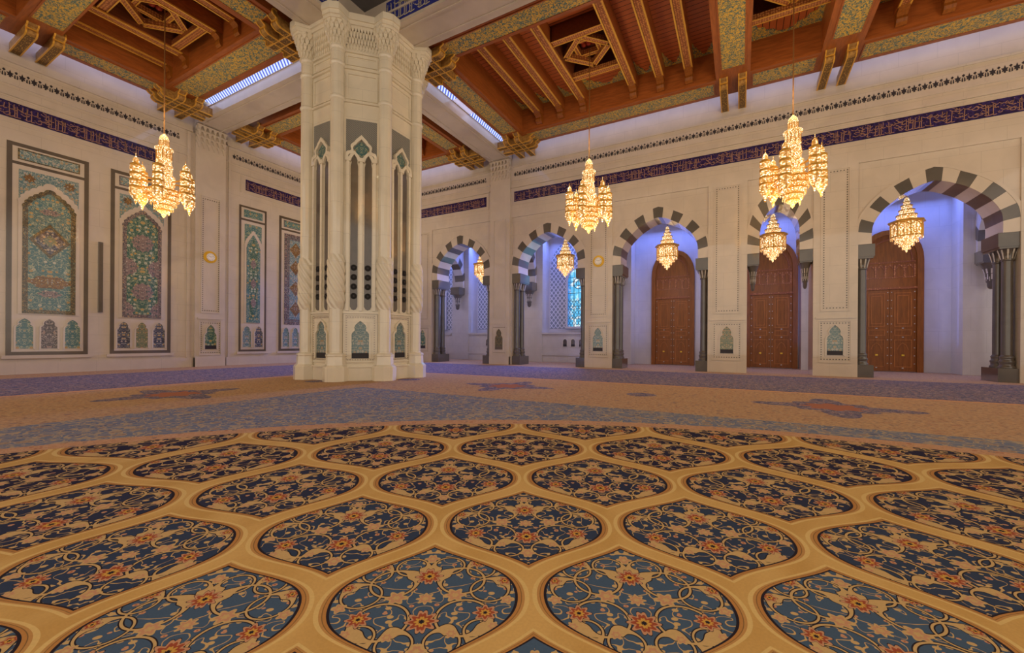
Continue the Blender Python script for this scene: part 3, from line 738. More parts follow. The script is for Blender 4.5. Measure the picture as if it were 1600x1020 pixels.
# beaded lines round the pier panels
bd = MB()
def beads(u0, u1, z0, z1, fr, d):
    st = .11
    def one(u, z): bd.rect(u-.022, u+.022, z-.022, z+.022, fr, d, d+.012)
    n = int((z1-z0)/st)
    for k in range(n+1): one(u0, z0+k*(z1-z0)/n); one(u1, z0+k*(z1-z0)/n)
    n = int((u1-u0)/st)
    for k in range(1, n): one(u0+k*(u1-u0)/n, z0); one(u0+k*(u1-u0)/n, z1)
for (a, b) in PIERS[:-1]:
    d = .14 if abs(a+14.86) < .1 else 0
    if d == 0: beads(a+.40, b-.40, 3.15, 9.42, FR, 0.0)
    beads(a+.32, b-.32, .78, 2.45, FR, d+.0)
beads(12.03, 12.84, 3.15, 9.42, FL, .14); beads(11.98, 12.9, .78, 2.45, FL, .14)
struct(bd.build('trim_5', M['grey']))

# tiled niches on every pier
def niche(fr, c, d, mat, lab, hw=.30, z0=.98, zs=1.75, zt=2.36):
    t = thing('tile_niche', lab, 'niche', fr.P(c, z0, d), group='tiled niches low on the piers', world=True)
    MB().prism(shift(cusp(hw, z0, zs, zt), c), fr, d, d+.012, (c, z0)).build('tile_field', M[mat], t)
    P = cusp(hw, z0, zs, zt); Q = [(u*1.22, z0-.05+(z-z0)*1.07) for u, z in P]
    P2 = P[1:]+P[:1]; Q2 = Q[1:]+Q[:1]
    MB().band(shift(Q2, c), shift(P2, c), fr, d, d+.06).build('niche_moulding', M['marble_plain'], t)
    MB().rect(c-hw*.96, c+hw*.96, z0, z0+.2, fr, d, d+.03).build('sill_grille', M['stone_dark' if mat != 'tile_olive' else 'brown'], t)
    return t
pier_lab = ['immediately right of the great pillar', 'between the two arches next to the great pillar', 'right of the window arch, below the clock', 'between the left and middle doors', 'between the middle and right doors', 'at the right edge of view']
for (a, b), pl, mt in zip(PIERS, pier_lab, ('tile_green', 'tile_olive', 'tile_blue', 'tile_sand', 'tile_blue', 'tile_teal')):
    niche(FR, (a+b)/2, .14 if abs(a+14.86) < .1 else 0, mt, 'ogee tiled niche on the pier '+pl)
niche(FL, 12.44, .14, 'tile_green', 'ogee tiled niche low on the left wall pilaster, below the clock')

# fretwork cresting; shade in its holes is drawn as dark shapes on the wall
def crest(fr, u0, u1, nm, lab):
    m = MB(); p = .335; n = int((u1-u0)/p)
    for k in range(n):
        u = u0+k*p+p/2; z = 12.31
        fl = [(0, 0), (.035, .02), (.02, .07), (.085, .06), (.06, .13), (.10, .2), (.03, .2), (0, .31)]
        m.prism([(u+x_, z+y_) for x_, y_ in fl]+[(u-x_, z+y_) for x_, y_ in fl[1:-1][::-1]], fr, 0, .012)
        u += p/2
        m.prism([(u, z+.31), (u-.05, z+.26), (u, z+.19), (u+.05, z+.26)], fr, 0, .012)
        for s_ in (-1, 1): m.prism([(u+s_*.02, z+.18), (u+s_*.05, z+.14), (u+s_*.06, z+.02), (u+s_*.015, z)], fr, 0, .012)
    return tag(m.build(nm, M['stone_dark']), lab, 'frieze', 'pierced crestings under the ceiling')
crest(FR, -13.1, 17.5, 'crest_frieze', 'long pierced fleur crest high on the arcade wall above the blue script band')
crest(FR, -26.3, -14.95, 'crest_frieze', 'short pierced fleur crest on the arcade wall right behind the great pillar')
crest(FL, -13.9, 11.2, 'crest_frieze', 'pierced fleur crest on the left wall above the two big tile panels')
crest(FL, 13.55, 23.6, 'crest_frieze', 'pierced fleur crest on the left wall between pilaster and great pillar')

# inscription bands
def script(fr, u0, u1, z0, z1, lab, mt='blue', lt='letters', d=0.0, dens=1.0, name='inscription_band'):
    t = thing(name, lab, 'inscription', fr.P(u0, z0, d), world=True, group='blue inscription bands')
    h = z1-z0
    MB().rect(u0, u1, z0, z1, fr, d, d+.015, (u0, z0)).build('blue_ground', M[mt], t)
    L = MB(); w = .0125*h/.66; D0, D1 = d+.015, d+.024
    def rib(pts, ww=None):
        ww = ww or w
        for i in range(len(pts)-1):
            (a, b), (c_, e) = pts[i], pts[i+1]; l = math.hypot(c_-a, e-b) or 1; nx, nz = -(e-b)/l*ww, (c_-a)/l*ww
            q = [(a+nx, b+nz), (c_+nx, e+nz), (c_-nx, e-nz), (a-nx, b-nz)]
            L.face([fr.P(x_, max(z0+.01, min(z1-.01, z_)), D1) for x_, z_ in q])
    s = h/.66*.8; U0 = u0+.08; U1 = u1-.3*s
    for row in (0, 1):
        u = U0; zb = z0+(.08 if row == 0 else .50)*h
        while u < U1:
            k = random.random()
            if k < .36:
                n_ = random.choice((1, 2, 2)) if row == 0 else 1
                for i in range(n_):
                    x_ = u+i*.085*s; hh = h*(random.uniform(.62, .80) if row == 0 else random.uniform(.25, .40)); ln_ = random.uniform(-.02, .03)*s
                    rib([(x_+ln_-.012, zb+hh-.02), (x_+ln_, zb+hh), (x_, zb+.05*h)], w*1.05)
                rib([(u-.06*s, zb+.08*h), (u+.02*s, zb+.01*h), (u+n_*.085*s+.04*s, zb+.04*h)], w*1.1)
                u += (n_*.085+.09)*s
            elif k < .66:
                r = random.uniform(.06, .11)*s; cx = u+r; cz = zb+h*random.uniform(.1, .18)
                rib([(cx+r*1.2*cos(q), cz+r*.75*sin(q)) for q in [pi*.95+y_*pi*1.2/7 for y_ in range(8)]])
                if random.random() < .5: rib([(cx-.03*s, cz+.07*s), (cx+.05*s, cz+.12*s), (cx+.13*s, cz+.07*s)], w*.9)
                u += r*1.9
            else:
                cz = zb+h*random.uniform(.12, .26)
                rib([(u-.05*s, cz+.07*s), (u+.06*s, cz), (u+.18*s, cz+.02*s), (u+.26*s, cz+.08*s)])
                if random.random() < .4: rib([(u+.02*s, cz+.2*s), (u+.2*s, cz+.05*s)], w*.9)
                u += .15*s
            a, b = u-random.uniform(0, .2)*s, z0+h*random.uniform(.25, .92)
            rib([(a-.012*s, b), (a+.012*s, b+.010)], w)
    L.build('gilt_lettering', M[lt], t)['kind'] = 'stuff'
    return t
script(FR, -13.0, 17.8, 10.66, 11.32, 'long dark blue band of gilt Arabic calligraphy above the arches', d=.0)
script(FR, -26.3, -15.15, 10.66, 11.32, 'short dark blue calligraphy band on the arcade wall, just right of the great pillar')
script(FL, -13.9, 10.5, 10.66, 11.32, 'dark blue band of gilt Arabic calligraphy above the two big tile panels')
script(FL, 14.38, 23.4, 10.66, 11.32, 'short dark blue calligraphy band on the left wall, just left of the great pillar')
fm = MB()
for fr, a, b in ((FR, -13.25, 18), (FR, -26.5, -14.95), (FL, -14, 10.75), (FL, 14.1, 23.6)): fm.frame(a, b, 10.45, 11.53, .05, fr, 0, .03)
struct(fm.build('trim_6', M['marble_plain']))

# tile panels of the left wall
def tile_panel(a, b, style, lab):
    t = thing('floral_wall_panel', lab, 'tile panel', FL.P((a+b)/2, .8, 0), world=True, group='tall tile panels of the left wall')
    f = MB(); w = .15 if b-a > 2 else .11
    f.frame(a, b, .80, 9.70, w, FL, 0, .03); f.rect(a+w, b-w, 8.80, 8.92, FL, 0, .03); f.build('dark_surround', M['brown'], t)
    c = (a+b)/2; hw = (b-a)/2-w
    MB().rect(a+w, b-w, .95, 9.55, FL, 0, .022).build('marble_ground', M['marble_plain'], t)
    ma, mb_, bo, low = style
    tp = MB().rect(c-hw+.15, c+hw-.15, 9.02, 9.48, FL, .02, .036).build('top_tile', M[mb_], t)
    MB().frame(c-hw+.15, c+hw-.15, 9.02, 9.48, .05, FL, .034, .04).build('tile_border', M[bo], tp)
    h2 = hw-.2 if hw > .75 else hw-.22
    z0, zs, zt = 2.55, 7.05, 8.0
    if lab.startswith('wide pink') :
        mt = MB().rect(c-h2, c+h2, z0, 8.62, FL, .02, .036, (c, z0)).build('main_tile', M[ma], t)
        MB().frame(c-h2, c+h2, z0, 8.62, .2, FL, .034, .042).build('tile_border', M['tile_brown'], mt)
        MB().frame(c-h2+.22, c+h2-.22, z0+.22, 8.4, .14, FL, .034, .042).build('tile_border', M[bo], mt)
        for zc in (3.6, 5.0, 6.4, 7.6): MB().prism([(c, zc+.5), (c-.42, zc), (c, zc-.5), (c+.42, zc)], FL, .034, .044, (c, zc)).build('medallion_tile', M['tile_gold'], mt)
    else:
        sp = MB().rect(c-h2-.02, c+h2+.02, 7.15, 8.62, FL, .02, .032, (c, 7.15)).build('spandrel_tile', M[mb_], t)
        for s_ in (-1, 1):
            k = c+s_*(h2-.28); R = [(k+.16*(1+.25*cos(8*q))*cos(q), 8.32+.16*(1+.25*cos(8*q))*sin(q)) for q in [x_*2*pi/32 for x_ in range(32)]]
            if h2 > .7: MB().prism(R, FL, .03, .042).build('corner_rosette', M['tile_gold'], sp)
        P = cusp2(h2, z0, zs, zt); Q = [(u*1.0+(.13 if u > 0 else -.13)*(1 if abs(u) > .01 else 0), z if z < z0+.1 else z+.16) for u, z in P]
        Qb = cusp2(h2+.04, z0, zs+.18, zt+.26)
        MB().prism(shift(Qb, c), FL, .02, .06).build('arch_moulding', M['marble_plain'], t)
        mt = MB().prism(shift(cusp2(h2-.08, z0+.03, zs, zt), c), FL, .055, .068, (c, z0)).build('main_tile', M[ma], t)
        P1 = shift(cusp2(h2-.08, z0+.03, zs, zt), c); P2 = shift(cusp2(h2-.24, z0+.2, zs-.06, zt-.2), c)
        MB().band(P1[1:]+P1[:1], P2[1:]+P2[:1], FL, .066, .074).band(P1[0:2], P2[0:2], FL, .066, .074).build('tile_border', M[bo], mt)
        if 'lozenge' in lab:
            for k_, (m_, r_) in enumerate((('tile_olive', .66), ('tile_navy', .52), ('white_plain', .24))):
                MB().prism([(c+r_*x_*.95, 5.75+r_*y_*1.15) for x_, y_ in ((0, 1), (.18, .8), (.5, .5), (.8, .2), (1, 0), (.8, -.2), (.5, -.5), (.18, -.8), (0, -1), (-.18, -.8), (-.5, -.5), (-.8, -.2), (-1, 0), (-.8, .2), (-.5, .5), (-.18, .8))], FL, .066, .072+.006*k_, (c, 5.75)).build('lozenge_medallion', M[m_ if k_ < 2 else 'tile_sand'], mt)
            for z_, r_ in ((3.95, .62), (3.45, .34), (7.0, .3)):
                MB().prism([(c+r_*cos(q)*(1+.1*cos(6*q)), z_+r_*.42*sin(q)*(1+.1*cos(6*q))) for q in [x_*2*pi/36 for x_ in range(36)]], FL, .066, .076, (c, z_)).build('cartouche_tile', M['tile_gold' if r_ > .35 else 'tile_rose'], mt)
        elif 'rosette' in lab:
            for (u_, z_) in ((0, 6.35), (0, 3.9), (-.62, 5.1), (.62, 5.1), (-.75, 2.95), (.75, 2.95)):
                R = [(c+max(-h2+.2, min(h2-.2, u_+.42*(1+.09*cos(12*q))*cos(q))), max(2.7, z_+.42*(1+.09*cos(12*q))*sin(q))) for q in [x_*2*pi/48 for x_ in range(48)]]
                MB().prism(R, FL, .066, .076, (c+u_, z_)).build('rosette_medallion', M['tile_rose'], mt)
        else:
            for z_ in (6.2, 5.0, 3.8):
                MB().prism([(c, z_+.34), (c-.2, z_), (c, z_-.34), (c+.2, z_)], FL, .066, .076, (c, z_)).build('medallion_tile', M['tile_rose'], mt)
    n = 3 if b-a > 2.2 else 2; w2 = 2*hw/n
    for k in range(n):
        u = c-hw+w2*(k+.5)
        nn = MB().prism(shift(cusp(min(.30, w2*.34), 1.08, 2.0, 2.36), u), FL, .02, .04, (u, 1.08)).build('low_niche_tile', M[low[k % len(low)]], t)
        P = cusp(min(.30, w2*.34), 1.08, 2.0, 2.36); Q = [(x_*1.22, 1.02+(z_-1.08)*1.07) for x_, z_ in P]
        MB().band(shift(Q[1:]+Q[:1], u), shift(P[1:]+P[:1], u), FL, .02, .06).build('niche_moulding', M['marble_plain'], nn)
    MB().rect(a-.12, b+.12, .66, .80, FL, 0, .09).build('base_moulding', M['marble_plain'], t)
    return t
tile_panel(4.95, 7.41, ('tile_teal', 'tile_blue', 'tile_olive', ('tile_teal', 'tile_brown', 'tile_teal')), 'tall teal tile panel with an amber lozenge, leftmost on the left wall')
tile_panel(8.18, 10.60, ('tile_green', 'tile_blue', 'tile_pink', ('tile_navy', 'tile_sand', 'tile_navy')), 'tall green tile panel with pink rosettes, behind the left chandelier')
tile_panel(14.02, 15.66, ('tile_green', 'tile_teal', 'tile_teal', ('tile_blue', 'tile_navy')), 'narrow green tile panel right of the left wall clock')
tile_panel(16.50, 18.80, ('tile_blue', 'tile_teal', 'tile_pink', ('tile_blue', 'tile_blue')), 'wide pink-bordered tile panel partly behind the great pillar')
tile_panel(1.75, 4.2, ('tile_green', 'tile_blue', 'tile_pink', ('tile_navy', 'tile_sand', 'tile_navy')), 'tall green tile panel with pink rosettes beyond the left edge of view')
t = thing('line_loudspeaker', 'slim grey line loudspeaker on the wall between the two big tile panels', 'loudspeaker', FL.P(7.82, 2.77, 0), world=True)
MB().rect(7.74, 7.90, 2.77, 6.08, FL, .0, .10).build('speaker_body', M['grille'], t); MB().rect(7.76, 7.88, 2.85, 6.0, FL, .10, .108).build('front_grille', M['brown'], t)

# clocks
def clock(fr, c, z, d, lab):
    t = thing('wall_clock', lab, 'clock', fr.P(c, z, d), world=True, group='round gilt wall clocks')
    R = lambda r, n=40: [(c+r*cos(2*pi*k/n), z+r*sin(2*pi*k/n)) for k in range(n)]
    m = MB(); 
    for k in range(5):
        r0, r1 = .34-.03*k, .33-.03*k
        m.prism(R(.34-.035*k), fr, d, d+.03+.012*k)
    m.build('gilt_frame', M['brass'], t)
    MB().prism(R(.215), fr, d+.07, d+.085).build('clock_face', M['white_plain'], t)
    tk = MB()
    for k in range(12):
        a = k*pi/6; tk.prism([(c+r*cos(a+e), z+r*sin(a+e)) for r, e in ((.19, -.05), (.19, .05), (.15, .04), (.15, -.04))], fr, d+.085, d+.088)
    tk.build('hour_marks', M['black'], t)
    for a, l in ((rad(150), .12), (rad(25), .16)):
        x, y = cos(a), sin(a); MB().prism([(c-y*.009, z+x*.009), (c+y*.009, z-x*.009), (c+x*l+y*.004, z+y*l-x*.004), (c+x*l-y*.004, z+y*l+x*.004)], fr, d+.088, d+.094).build('clock_hand', M['black'], t)
clock(FR, -7.32, 6.27, 0.0, 'round gilt wall clock on the pier right of the window arch')
clock(FL, 12.40, 6.19, .14, 'round gilt wall clock on the left wall pilaster')

# ------------------------------------------------------------------ the great pillar
PX, PY = -13.98, 12.405; WF = 4.13; RV = WF/2/cos(pi/8)
VERT = [(PX+RV*cos(pi/8+k*pi/4), PY+RV*sin(pi/8+k*pi/4)) for k in range(8)]
pl = thing('marble_pillar', 'massive octagonal cream marble pillar with carved capitals, standing left of centre', 'pillar', (PX, PY, 0), world=True)
ap = WF/2-.07
core = MB(); k8 = ap/cos(pi/8)
core.lathe([(k8, 0), (k8, 13.45)], 8, (PX, PY), ph=pi/8, smooth=False)
core.build('pillar_core', M['marble_pillar'], pl)
crown = MB()
def outline(r_face, r_v, rv2):
    pts = []
    for k in range(8):
        a = pi/8+k*pi/4
        for da, rr in ((-.20, r_face), (-.12, rv2), (0, r_v), (.12, rv2), (.20, r_face)): pts.append((PX+rr*cos(a+da), PY+rr*sin(a+da)))
    return pts
for z0, z1, e in ((13.12, 13.22, 0), (13.22, 13.36, .06), (13.36, 13.60, .12)):
    o = outline(2.22+e, 2.76+e, 2.68+e)
    crown.face([(x, y, z1) for x, y in o]); crown.face([(x, y, z0) for x, y in o][::-1])
    for i in range(len(o)): j = (i+1) % len(o); crown.face([(*o[i], z0), (*o[j], z0), (*o[j], z1), (*o[i], z1)])
crown.build('crown_moulding', M['marble_pillar'], pl)
def colonnette():
    c0 = VERT[0]
    s = MB()
    prof = [(.235, .95), (.235, 2.7), (.235, 4.65), (.235, 12.35)]
    s.lathe(prof, 48, (0, 0), 12, .022)
    for z in (10.45, 11.70, 12.28): s.lathe([(.24, z-.06), (.275, z), (.275, z+.05), (.24, z+.1)], 24)
    return s
def cmesh(fn, name, parent, k):
    a = pi/8+k*pi/4; ca, sa = cos(a), sin(a); x0, y0 = VERT[k]
    m = fn(); m.v = [(x0+p[0]*ca-p[1]*sa, y0+p[0]*sa+p[1]*ca, p[2]) for p in m.v]
    return m.build(name, M['marble_pillar'], parent)
def col_base():
    m = MB(); m.lathe([(.46, 0), (.46, .50), (.43, .54), (.36, .60)], 8, ph=pi/8, smooth=False)
    m.lathe([(.36, .58), (.34, .9), (.36, .94), (.36, .98), (.30, 1.03), (.24, 1.05)], 8, ph=pi/8, smooth=False); return m
def twist():
    m = MB(); N = 40; P = []
    for k in range(N+1):
        q = k/N; r = .24+.062*min(1, sin(pi*q)*2.6); P.append((r, 2.68+q*2.0))
    m.lathe(P, 64, (0, 0), 8, .085, 2.2); return m
def cap_():
    m = MB(); m.lathe([(.24, 12.32), (.25, 12.5), (.29, 12.8), (.37, 13.0), (.46, 13.13)], 16)
    for t_ in range(4):
        n = 15; z = 12.42+t_*.19; r = .265+t_*.062
        for k in range(n):
            a = 2*pi*(k+.5*(t_ % 2))/n; w = 2*pi*r/n*.40
            ux, uy = -sin(a), cos(a); ox, oy = cos(a), sin(a)
            f = Fr((ox*r, oy*r), (ux, uy), (ox, oy))
            m.prism([(-w, z+.20), (-w, z+.08), (0, z-.06), (w, z+.08), (w, z+.20)], f, -.1, .02)
            m.prism([(-w, z+.20), (0, z+.13), (w, z+.20), (w, z+.24), (-w, z+.24)], f, -.1, .035)
    return m
for k in range(8):
    cmesh(colonnette, 'colonnette', pl, k); co = pl.children[-1]; co['_w'] = pl['_w']
    co['_w'] = (PX, PY, 0)
    for fn, nm in ((col_base, 'colonnette_base'), (twist, 'twisted_band'), (cap_, 'colonnette_capital')): cmesh(fn, nm, co, k)
def pface(k):
    a = k*pi/4; n = (cos(a), sin(a)); u = (-sin(a), cos(a)); return Fr((PX+n[0]*ap, PY+n[1]*ap), u, n)
HW = .60
for k in (5, 6, 7, 0, 1):
    fr = pface(k)
    body = MB(); body.rect(-.68, .68, 0, .52, fr, 0, .10); body.rect(-.62, .62, .50, .56, fr, 0, .14)
    body.frame(-HW, HW, .68, 2.50, .05, fr, 0, .05); body.rect(-.66, .66, 2.52, 2.60, fr, 0, .08)
    body.frame(-.56, .56, 10.55, 11.55, .07, fr, 0, .05); body.frame(-.56, .56, 11.82, 12.2, .06, fr, 0, .05)
    for z in (10.42, 11.66, 12.28): body.rect(-.62, .62, z, z+.07, fr, 0, .08)
    for t_ in range(4):                                     # muqarnas tiers
        z = 12.42+t_*.19; n = 12; w = 1.3/n
        for q in range(n+(t_ % 2)):
            uu = -.65+w*(q+.5*(1-(t_ % 2)))
            body.prism([(uu-w*.4, z+.20), (uu-w*.4, z+.08), (uu, z-.05), (uu+w*.4, z+.08), (uu+w*.4, z+.20)], fr, 0, .03+.055*t_)
        body.rect(-.68, .68, z+.19, z+.24, fr, 0, .02+.058*t_)
    f_ = body.build('face_moulding', M['marble_pillar'], pl)
    m = MB()
    for q in range(int(1.74/.09)):                          # small beads round the base panel
        for uu in (-.50, .50): m.rect(uu-.022, uu+.022, .80+q*.09, .84+q*.09, fr, 0, .03)
    for q in range(11): m.rect(-.45+q*.09-.02, -.45+q*.09+.02, 2.36, 2.41, fr, 0, .03); m.rect(-.45+q*.09-.02, -.45+q*.09+.02, .76, .81, fr, 0, .03)
    m.build('bead_border', M['marble_plain'], pl)
    z0, zs, zt = .84, 1.75, 2.25
    nt = MB().prism(cusp(.31, z0, zs, zt), fr, 0, .012, (0, z0)).build('niche_tile', M['tile_blue'], pl); nt['_w'] = (PX, PY, 0)
    P = cusp(.31, z0, zs, zt); Q = [(u_*1.2, z0-.03+(z_-z0)*1.07) for u_, z_ in P]
    MB().band(Q[1:]+Q[:1], P[1:]+P[:1], fr, 0, .08).build('niche_moulding', M['marble_pillar'], nt)
    MB().rect(-.30, .30, z0, z0+.2, fr, 0, .03).build('niche_rail', M['stone_dark'], nt)
    # tall twin slots with grilles, loudspeakers at their feet, meshwork head
    hd = MB().rect(-.55, .55, 8.3, 9.80, fr, 0, .012).build('mesh_panel', M['mesh'], pl)
    for s_ in (-1, 1):
        u0, u1 = sorted((s_*.10, s_*.40)); uc = (u0+u1)/2; hw_ = .13
        top = [(uc+hw_, 8.05), (uc+hw_*.75, 8.2), (uc+hw_*.8, 8.28), (uc, 8.48), (uc-hw_*.8, 8.28), (uc-hw_*.75, 8.2), (uc-hw_, 8.05)]
        bot = [(uc-hw_, 2.78), (uc-hw_*.6, 2.68), (uc, 2.65), (uc+hw_*.6, 2.68), (uc+hw_, 2.78)]
        MB().prism(bot+top, fr, 0, .02).build('slot_grille', M['grille'], pl)
        for q in range(4):
            z = 3.18+q*.355
            lp = MB(); lp.prism([(uc+.115*cos(e), z+.115*sin(e)) for e in [2*pi*i/20 for i in range(20)]], fr, 0, .035); lo = lp.build('loudspeaker_cone', M['black'], pl); lo['_w'] = (PX, PY, 0)
            lp = MB(); lp.prism([(uc+.035*cos(e), z+.035*sin(e)) for e in [2*pi*i/12 for i in range(12)]], fr, .035, .05).build('dust_cap', M['stone_dark'], lo)
    ml = MB()
    for uu in (-.47, 0, .47): ml.rect(uu-.055, uu+.055, 2.62, 8.3, fr, 0, .10); ml.rect(uu-.09, uu+.09, 8.22, 8.36, fr, 0, .13)
    ml.build('slot_mullions', M['marble_pillar'], pl)
    # ogee hood over the slots with a teal tile heart
    og = spline([(.56, 8.36), (.52, 8.55), (.36, 8.62), (.38, 8.80), (.24, 8.95), (.20, 9.02), (0, 9.22)], 3)
    oi = spline([(.46, 8.36), (.43, 8.46), (.27, 8.52), (.29, 8.74), (.18, 8.86), (.14, 8.92), (0, 9.06)], 3)
    hm = MB(); hm.band(og+[(-u_, z_) for u_, z_ in og[:-1][::-1]], oi+[(-u_, z_) for u_, z_ in oi[:-1][::-1]], fr, 0, .12)
    for s_ in (-1, 1):
        c_ = s_*.25; hm.band([(c_-.24, 8.3), (c_-.15, 8.46), (c_, 8.62), (c_+.15, 8.46), (c_+.24, 8.3)], [(c_-.13, 8.2), (c_-.08, 8.36), (c_, 8.48), (c_+.08, 8.36), (c_+.13, 8.2)], fr, 0, .10)
    hm.build('ogee_hood', M['marble_pillar'], pl)
    MB().prism([(0, 8.4), (.24, 8.6), (.26, 8.76), (.12, 8.9), (0, 9.0), (-.12, 8.9), (-.26, 8.76), (-.24, 8.6)], fr, 0, .03, (0, 8.4)).build('heart_tile', M['tile_teal'], pl)

# ------------------------------------------------------------------ ceiling
ZC = 13.8; ZP = 15.15
struct(MB().box(-26.9, -9, -14, 25.4, 15.7, 15.9).box(-9, 18, 8, 25.4, 15.7, 15.9).build('ceiling', M['wood_dark']))
# marble beams between the pillar and the walls, and along the dome square
def beam(n, x0, x1, y0, y1, soff):
    b = MB().box(x0, x1, y0, y1, 13.5, 15.7)
    if soff == 'x': b.box(x0, x1, y0+.25, y0+.32, 13.47, 13.5); b.box(x0, x1, y1-.32, y1-.25, 13.47, 13.5); b.box(x0, x1, y0-.05, y1+.05, 14.02, 14.1)
    else: b.box(x0+.25, x0+.32, y0, y1, 13.47, 13.5); b.box(x1-.32, x1-.25, y0, y1, 13.47, 13.5); b.box(x0-.05, x1+.05, y0, y1, 14.02, 14.1)
    return struct(b.build('beam_%d' % n, M['beam']))
beam(1, XL, -14.5, 11.67, 13.15, 'x'); beam(2, -13.5, 18, 11.65, 13.15, 'x'); beam(3, -14.75, -13.2, 12.9, YR, 'y'); beam(4, -14.75, -13.2, -14, 11.9, 'y')
for o in [o for o in bpy.data.objects if o.name.startswith('beam_')]: tag(o, '', 'beam'); o['kind'] = 'structure'; o.name = {'beam_1': 'ceiling_beam_left', 'beam_2': 'ceiling_beam_front', 'beam_3': 'ceiling_beam_back', 'beam_4': 'ceiling_beam_side'}[o.name]
for nm, lb in (('left', 'marble ceiling beam from the great pillar to the left wall'), ('front', 'marble ceiling beam running right from the pillar top along the dome square'), ('back', 'marble ceiling beam from the great pillar to the arcade wall'), ('side', 'marble ceiling beam running towards the upper left from the pillar top')):
    bpy.data.objects['ceiling_beam_'+nm]['label'] = lb
FI = Fr((0, 11.65), (1, 0), (0, -1)); FI2 = Fr((-13.2, 0), (0, 1), (1, 0))
script(FI, -12.0, 17.5, 13.62, 14.5, 'bright blue calligraphy band on the dome square beam, right of the pillar top', 'blue2', 'letters2', .0, 1.0)
script(FI2, -13.5, 10.4, 13.62, 14.5, 'bright blue calligraphy band on the dome square beam, left of the pillar top', 'blue2', 'letters2', .0, 1.0)
dc = MB(); dc.box(-13.2, -8.5, -14, 11.65, 14.6, 14.8); dc.box(-8.5, 18, 7.6, 11.65, 14.6, 14.8); struct(dc.build('ceiling_2', M['ceiling_grey']))
dome_block = MB()  # unseen box over the dome opening, added to keep world light out
for q in ((-8.7, -8.5, -14, 7.8), (-8.5, 18, 7.6, 7.8)): dome_block.box(q[0], q[1], q[2], q[3], 14.8, 34)
dome_block.box(-8.7, 18, -14, 7.8, 34, 34.2); dome_block.box(-8.7, 18, -14.2, -14, 14.6, 34); dome_block.box(18, 18.2, -14, 7.8, 14.6, 34)
struct(dome_block.build('ceiling_light_block', M['marble_plain']))
stp = MB(); cx_, cy_ = -11.2, 9.6
for r0, r1, z in ((.95, .82, 14.56), (.7, .62, 14.57)):
    for i in range(4):
        a, b = i*pi/2+pi/4*0, (i+1)*pi/2
        stp.face([(cx_+r0*cos(a), cy_+r0*sin(a), z), (cx_+r0*cos(b), cy_+r0*sin(b), z), (cx_+r1*cos(b), cy_+r1*sin(b), z), (cx_+r1*cos(a), cy_+r1*sin(a), z)])
stp.box(cx_-.35, cx_+.35, cy_-.35, cy_+.35, 14.55, 14.6)
tag(stp.build('ceiling_ornament', M['silver']), 'pale star ornament on the grey ceiling behind the pillar top', 'ornament')

def slab(x0, x1, y0, y1, lab, px, group, name='timber_beam'):
    """a deep teak member whose underside carries a painted panel px=(x0,x1,y0,y1)"""
    t = thing(name, lab, 'beam', ((x0+x1)/2, (y0+y1)/2, ZC), world=True, group=group)
    MB().box(x0, x1, y0, y1, ZC, ZP+.1).build('teak_body', M['woodx' if (x1-x0) > (y1-y0) else 'woody'], t)
    a, b, c_, d = px
    m = MB().box(a, b, c_, d, ZC-.012, ZC+.01); m.build('painted_panel', M['painted'], t)
    q = MB()
    for (p0, p1, p2, p3) in ((a-.05, a, c_-.05, d+.05), (b, b+.05, c_-.05, d+.05), (a, b, c_-.05, c_), (a, b, d, d+.05)): q.box(p0, p1, p2, p3, ZC-.03, ZC+.01)
    q.build('panel_moulding', M['woodx'], t)
    return t
GE = 'teak edge beams with painted undersides'
# right aisle strip
slab(-12.6, 16, 13.5, 14.6, 'long teak edge beam with painted underside, on the dome side of the right aisle', (-11.4, 15.8, 13.64, 14.42), GE)
for (a, b, nm) in ((-11.25, -1.05, 'behind the centre chandelier'), (.35, 2.95, 'short piece between the two cross beams'), (4.35, 16, 'at the upper right corner')):
    slab(a, b, 21.6, 23.1, 'teak edge beam beside the arcade wall, '+nm, (a+.12, b-.12, 21.85, 22.85), GE)
slab(-12.6, -11.25, 14.6, 23.1, 'teak edge beam with painted underside, immediately right of the great pillar', (-12.38, -11.5, 15.3, 21.3), GE)
for xc, nm in ((-.35, 'left'), (3.65, 'right')):
    slab(xc-.7, xc+.7, 14.6, 23.1, 'teak cross beam with wide painted underside, the %s one above the right chandelier' % nm, (xc-.42, xc+.47, 15.0, 20.9), 'teak cross beams')
# left aisle strip
for (a, b, nm) in ((5.95, 9.5, 'behind the left chandelier'), (-3, 4.75, 'at the upper left corner')):
    slab(-25.8, -24.3, a, b, 'teak edge beam beside the left wall, '+nm, (-25.5, -24.6, a+.2, b-.2), GE)
slab(-25.8, -15.45, 9.5, 11.05, 'teak edge beam with painted underside, above the left chandelier next to the marble beam', (-24.2, -16.9, 9.75, 10.75), GE)
slab(-16.9, -15.45, -3, 9.5, 'teak edge beam with painted underside, left of the pillar top', (-16.6, -15.7, -2.8, 9.3), GE)
slab(-25.8, -16.9, 4.75, 5.95, 'teak cross beam with wide painted underside at the top left', (-23.8, -17.2, 5.02, 5.87), 'teak cross beams')
# corner bay
slab(-25.8, -15.45, 13.85, 15.2, 'teak edge beam in the corner bay behind the marble beam', (-24.2, -16.9, 14.1, 14.95), GE)
slab(-25.8, -24.3, 15.2, 23.1, 'teak edge beam in the corner bay along the left wall', (-25.5, -24.6, 15.6, 21.6), GE)
slab(-24.3, -16.9, 21.6, 23.1, 'teak edge beam in the corner bay along the arcade wall', (-24.1, -17.1, 21.85, 22.85), GE)
slab(-16.9, -15.45, 15.2, 23.1, 'teak edge beam in the corner bay, seen right of the pillar', (-16.6, -15.7, 15.6, 21.3), GE)
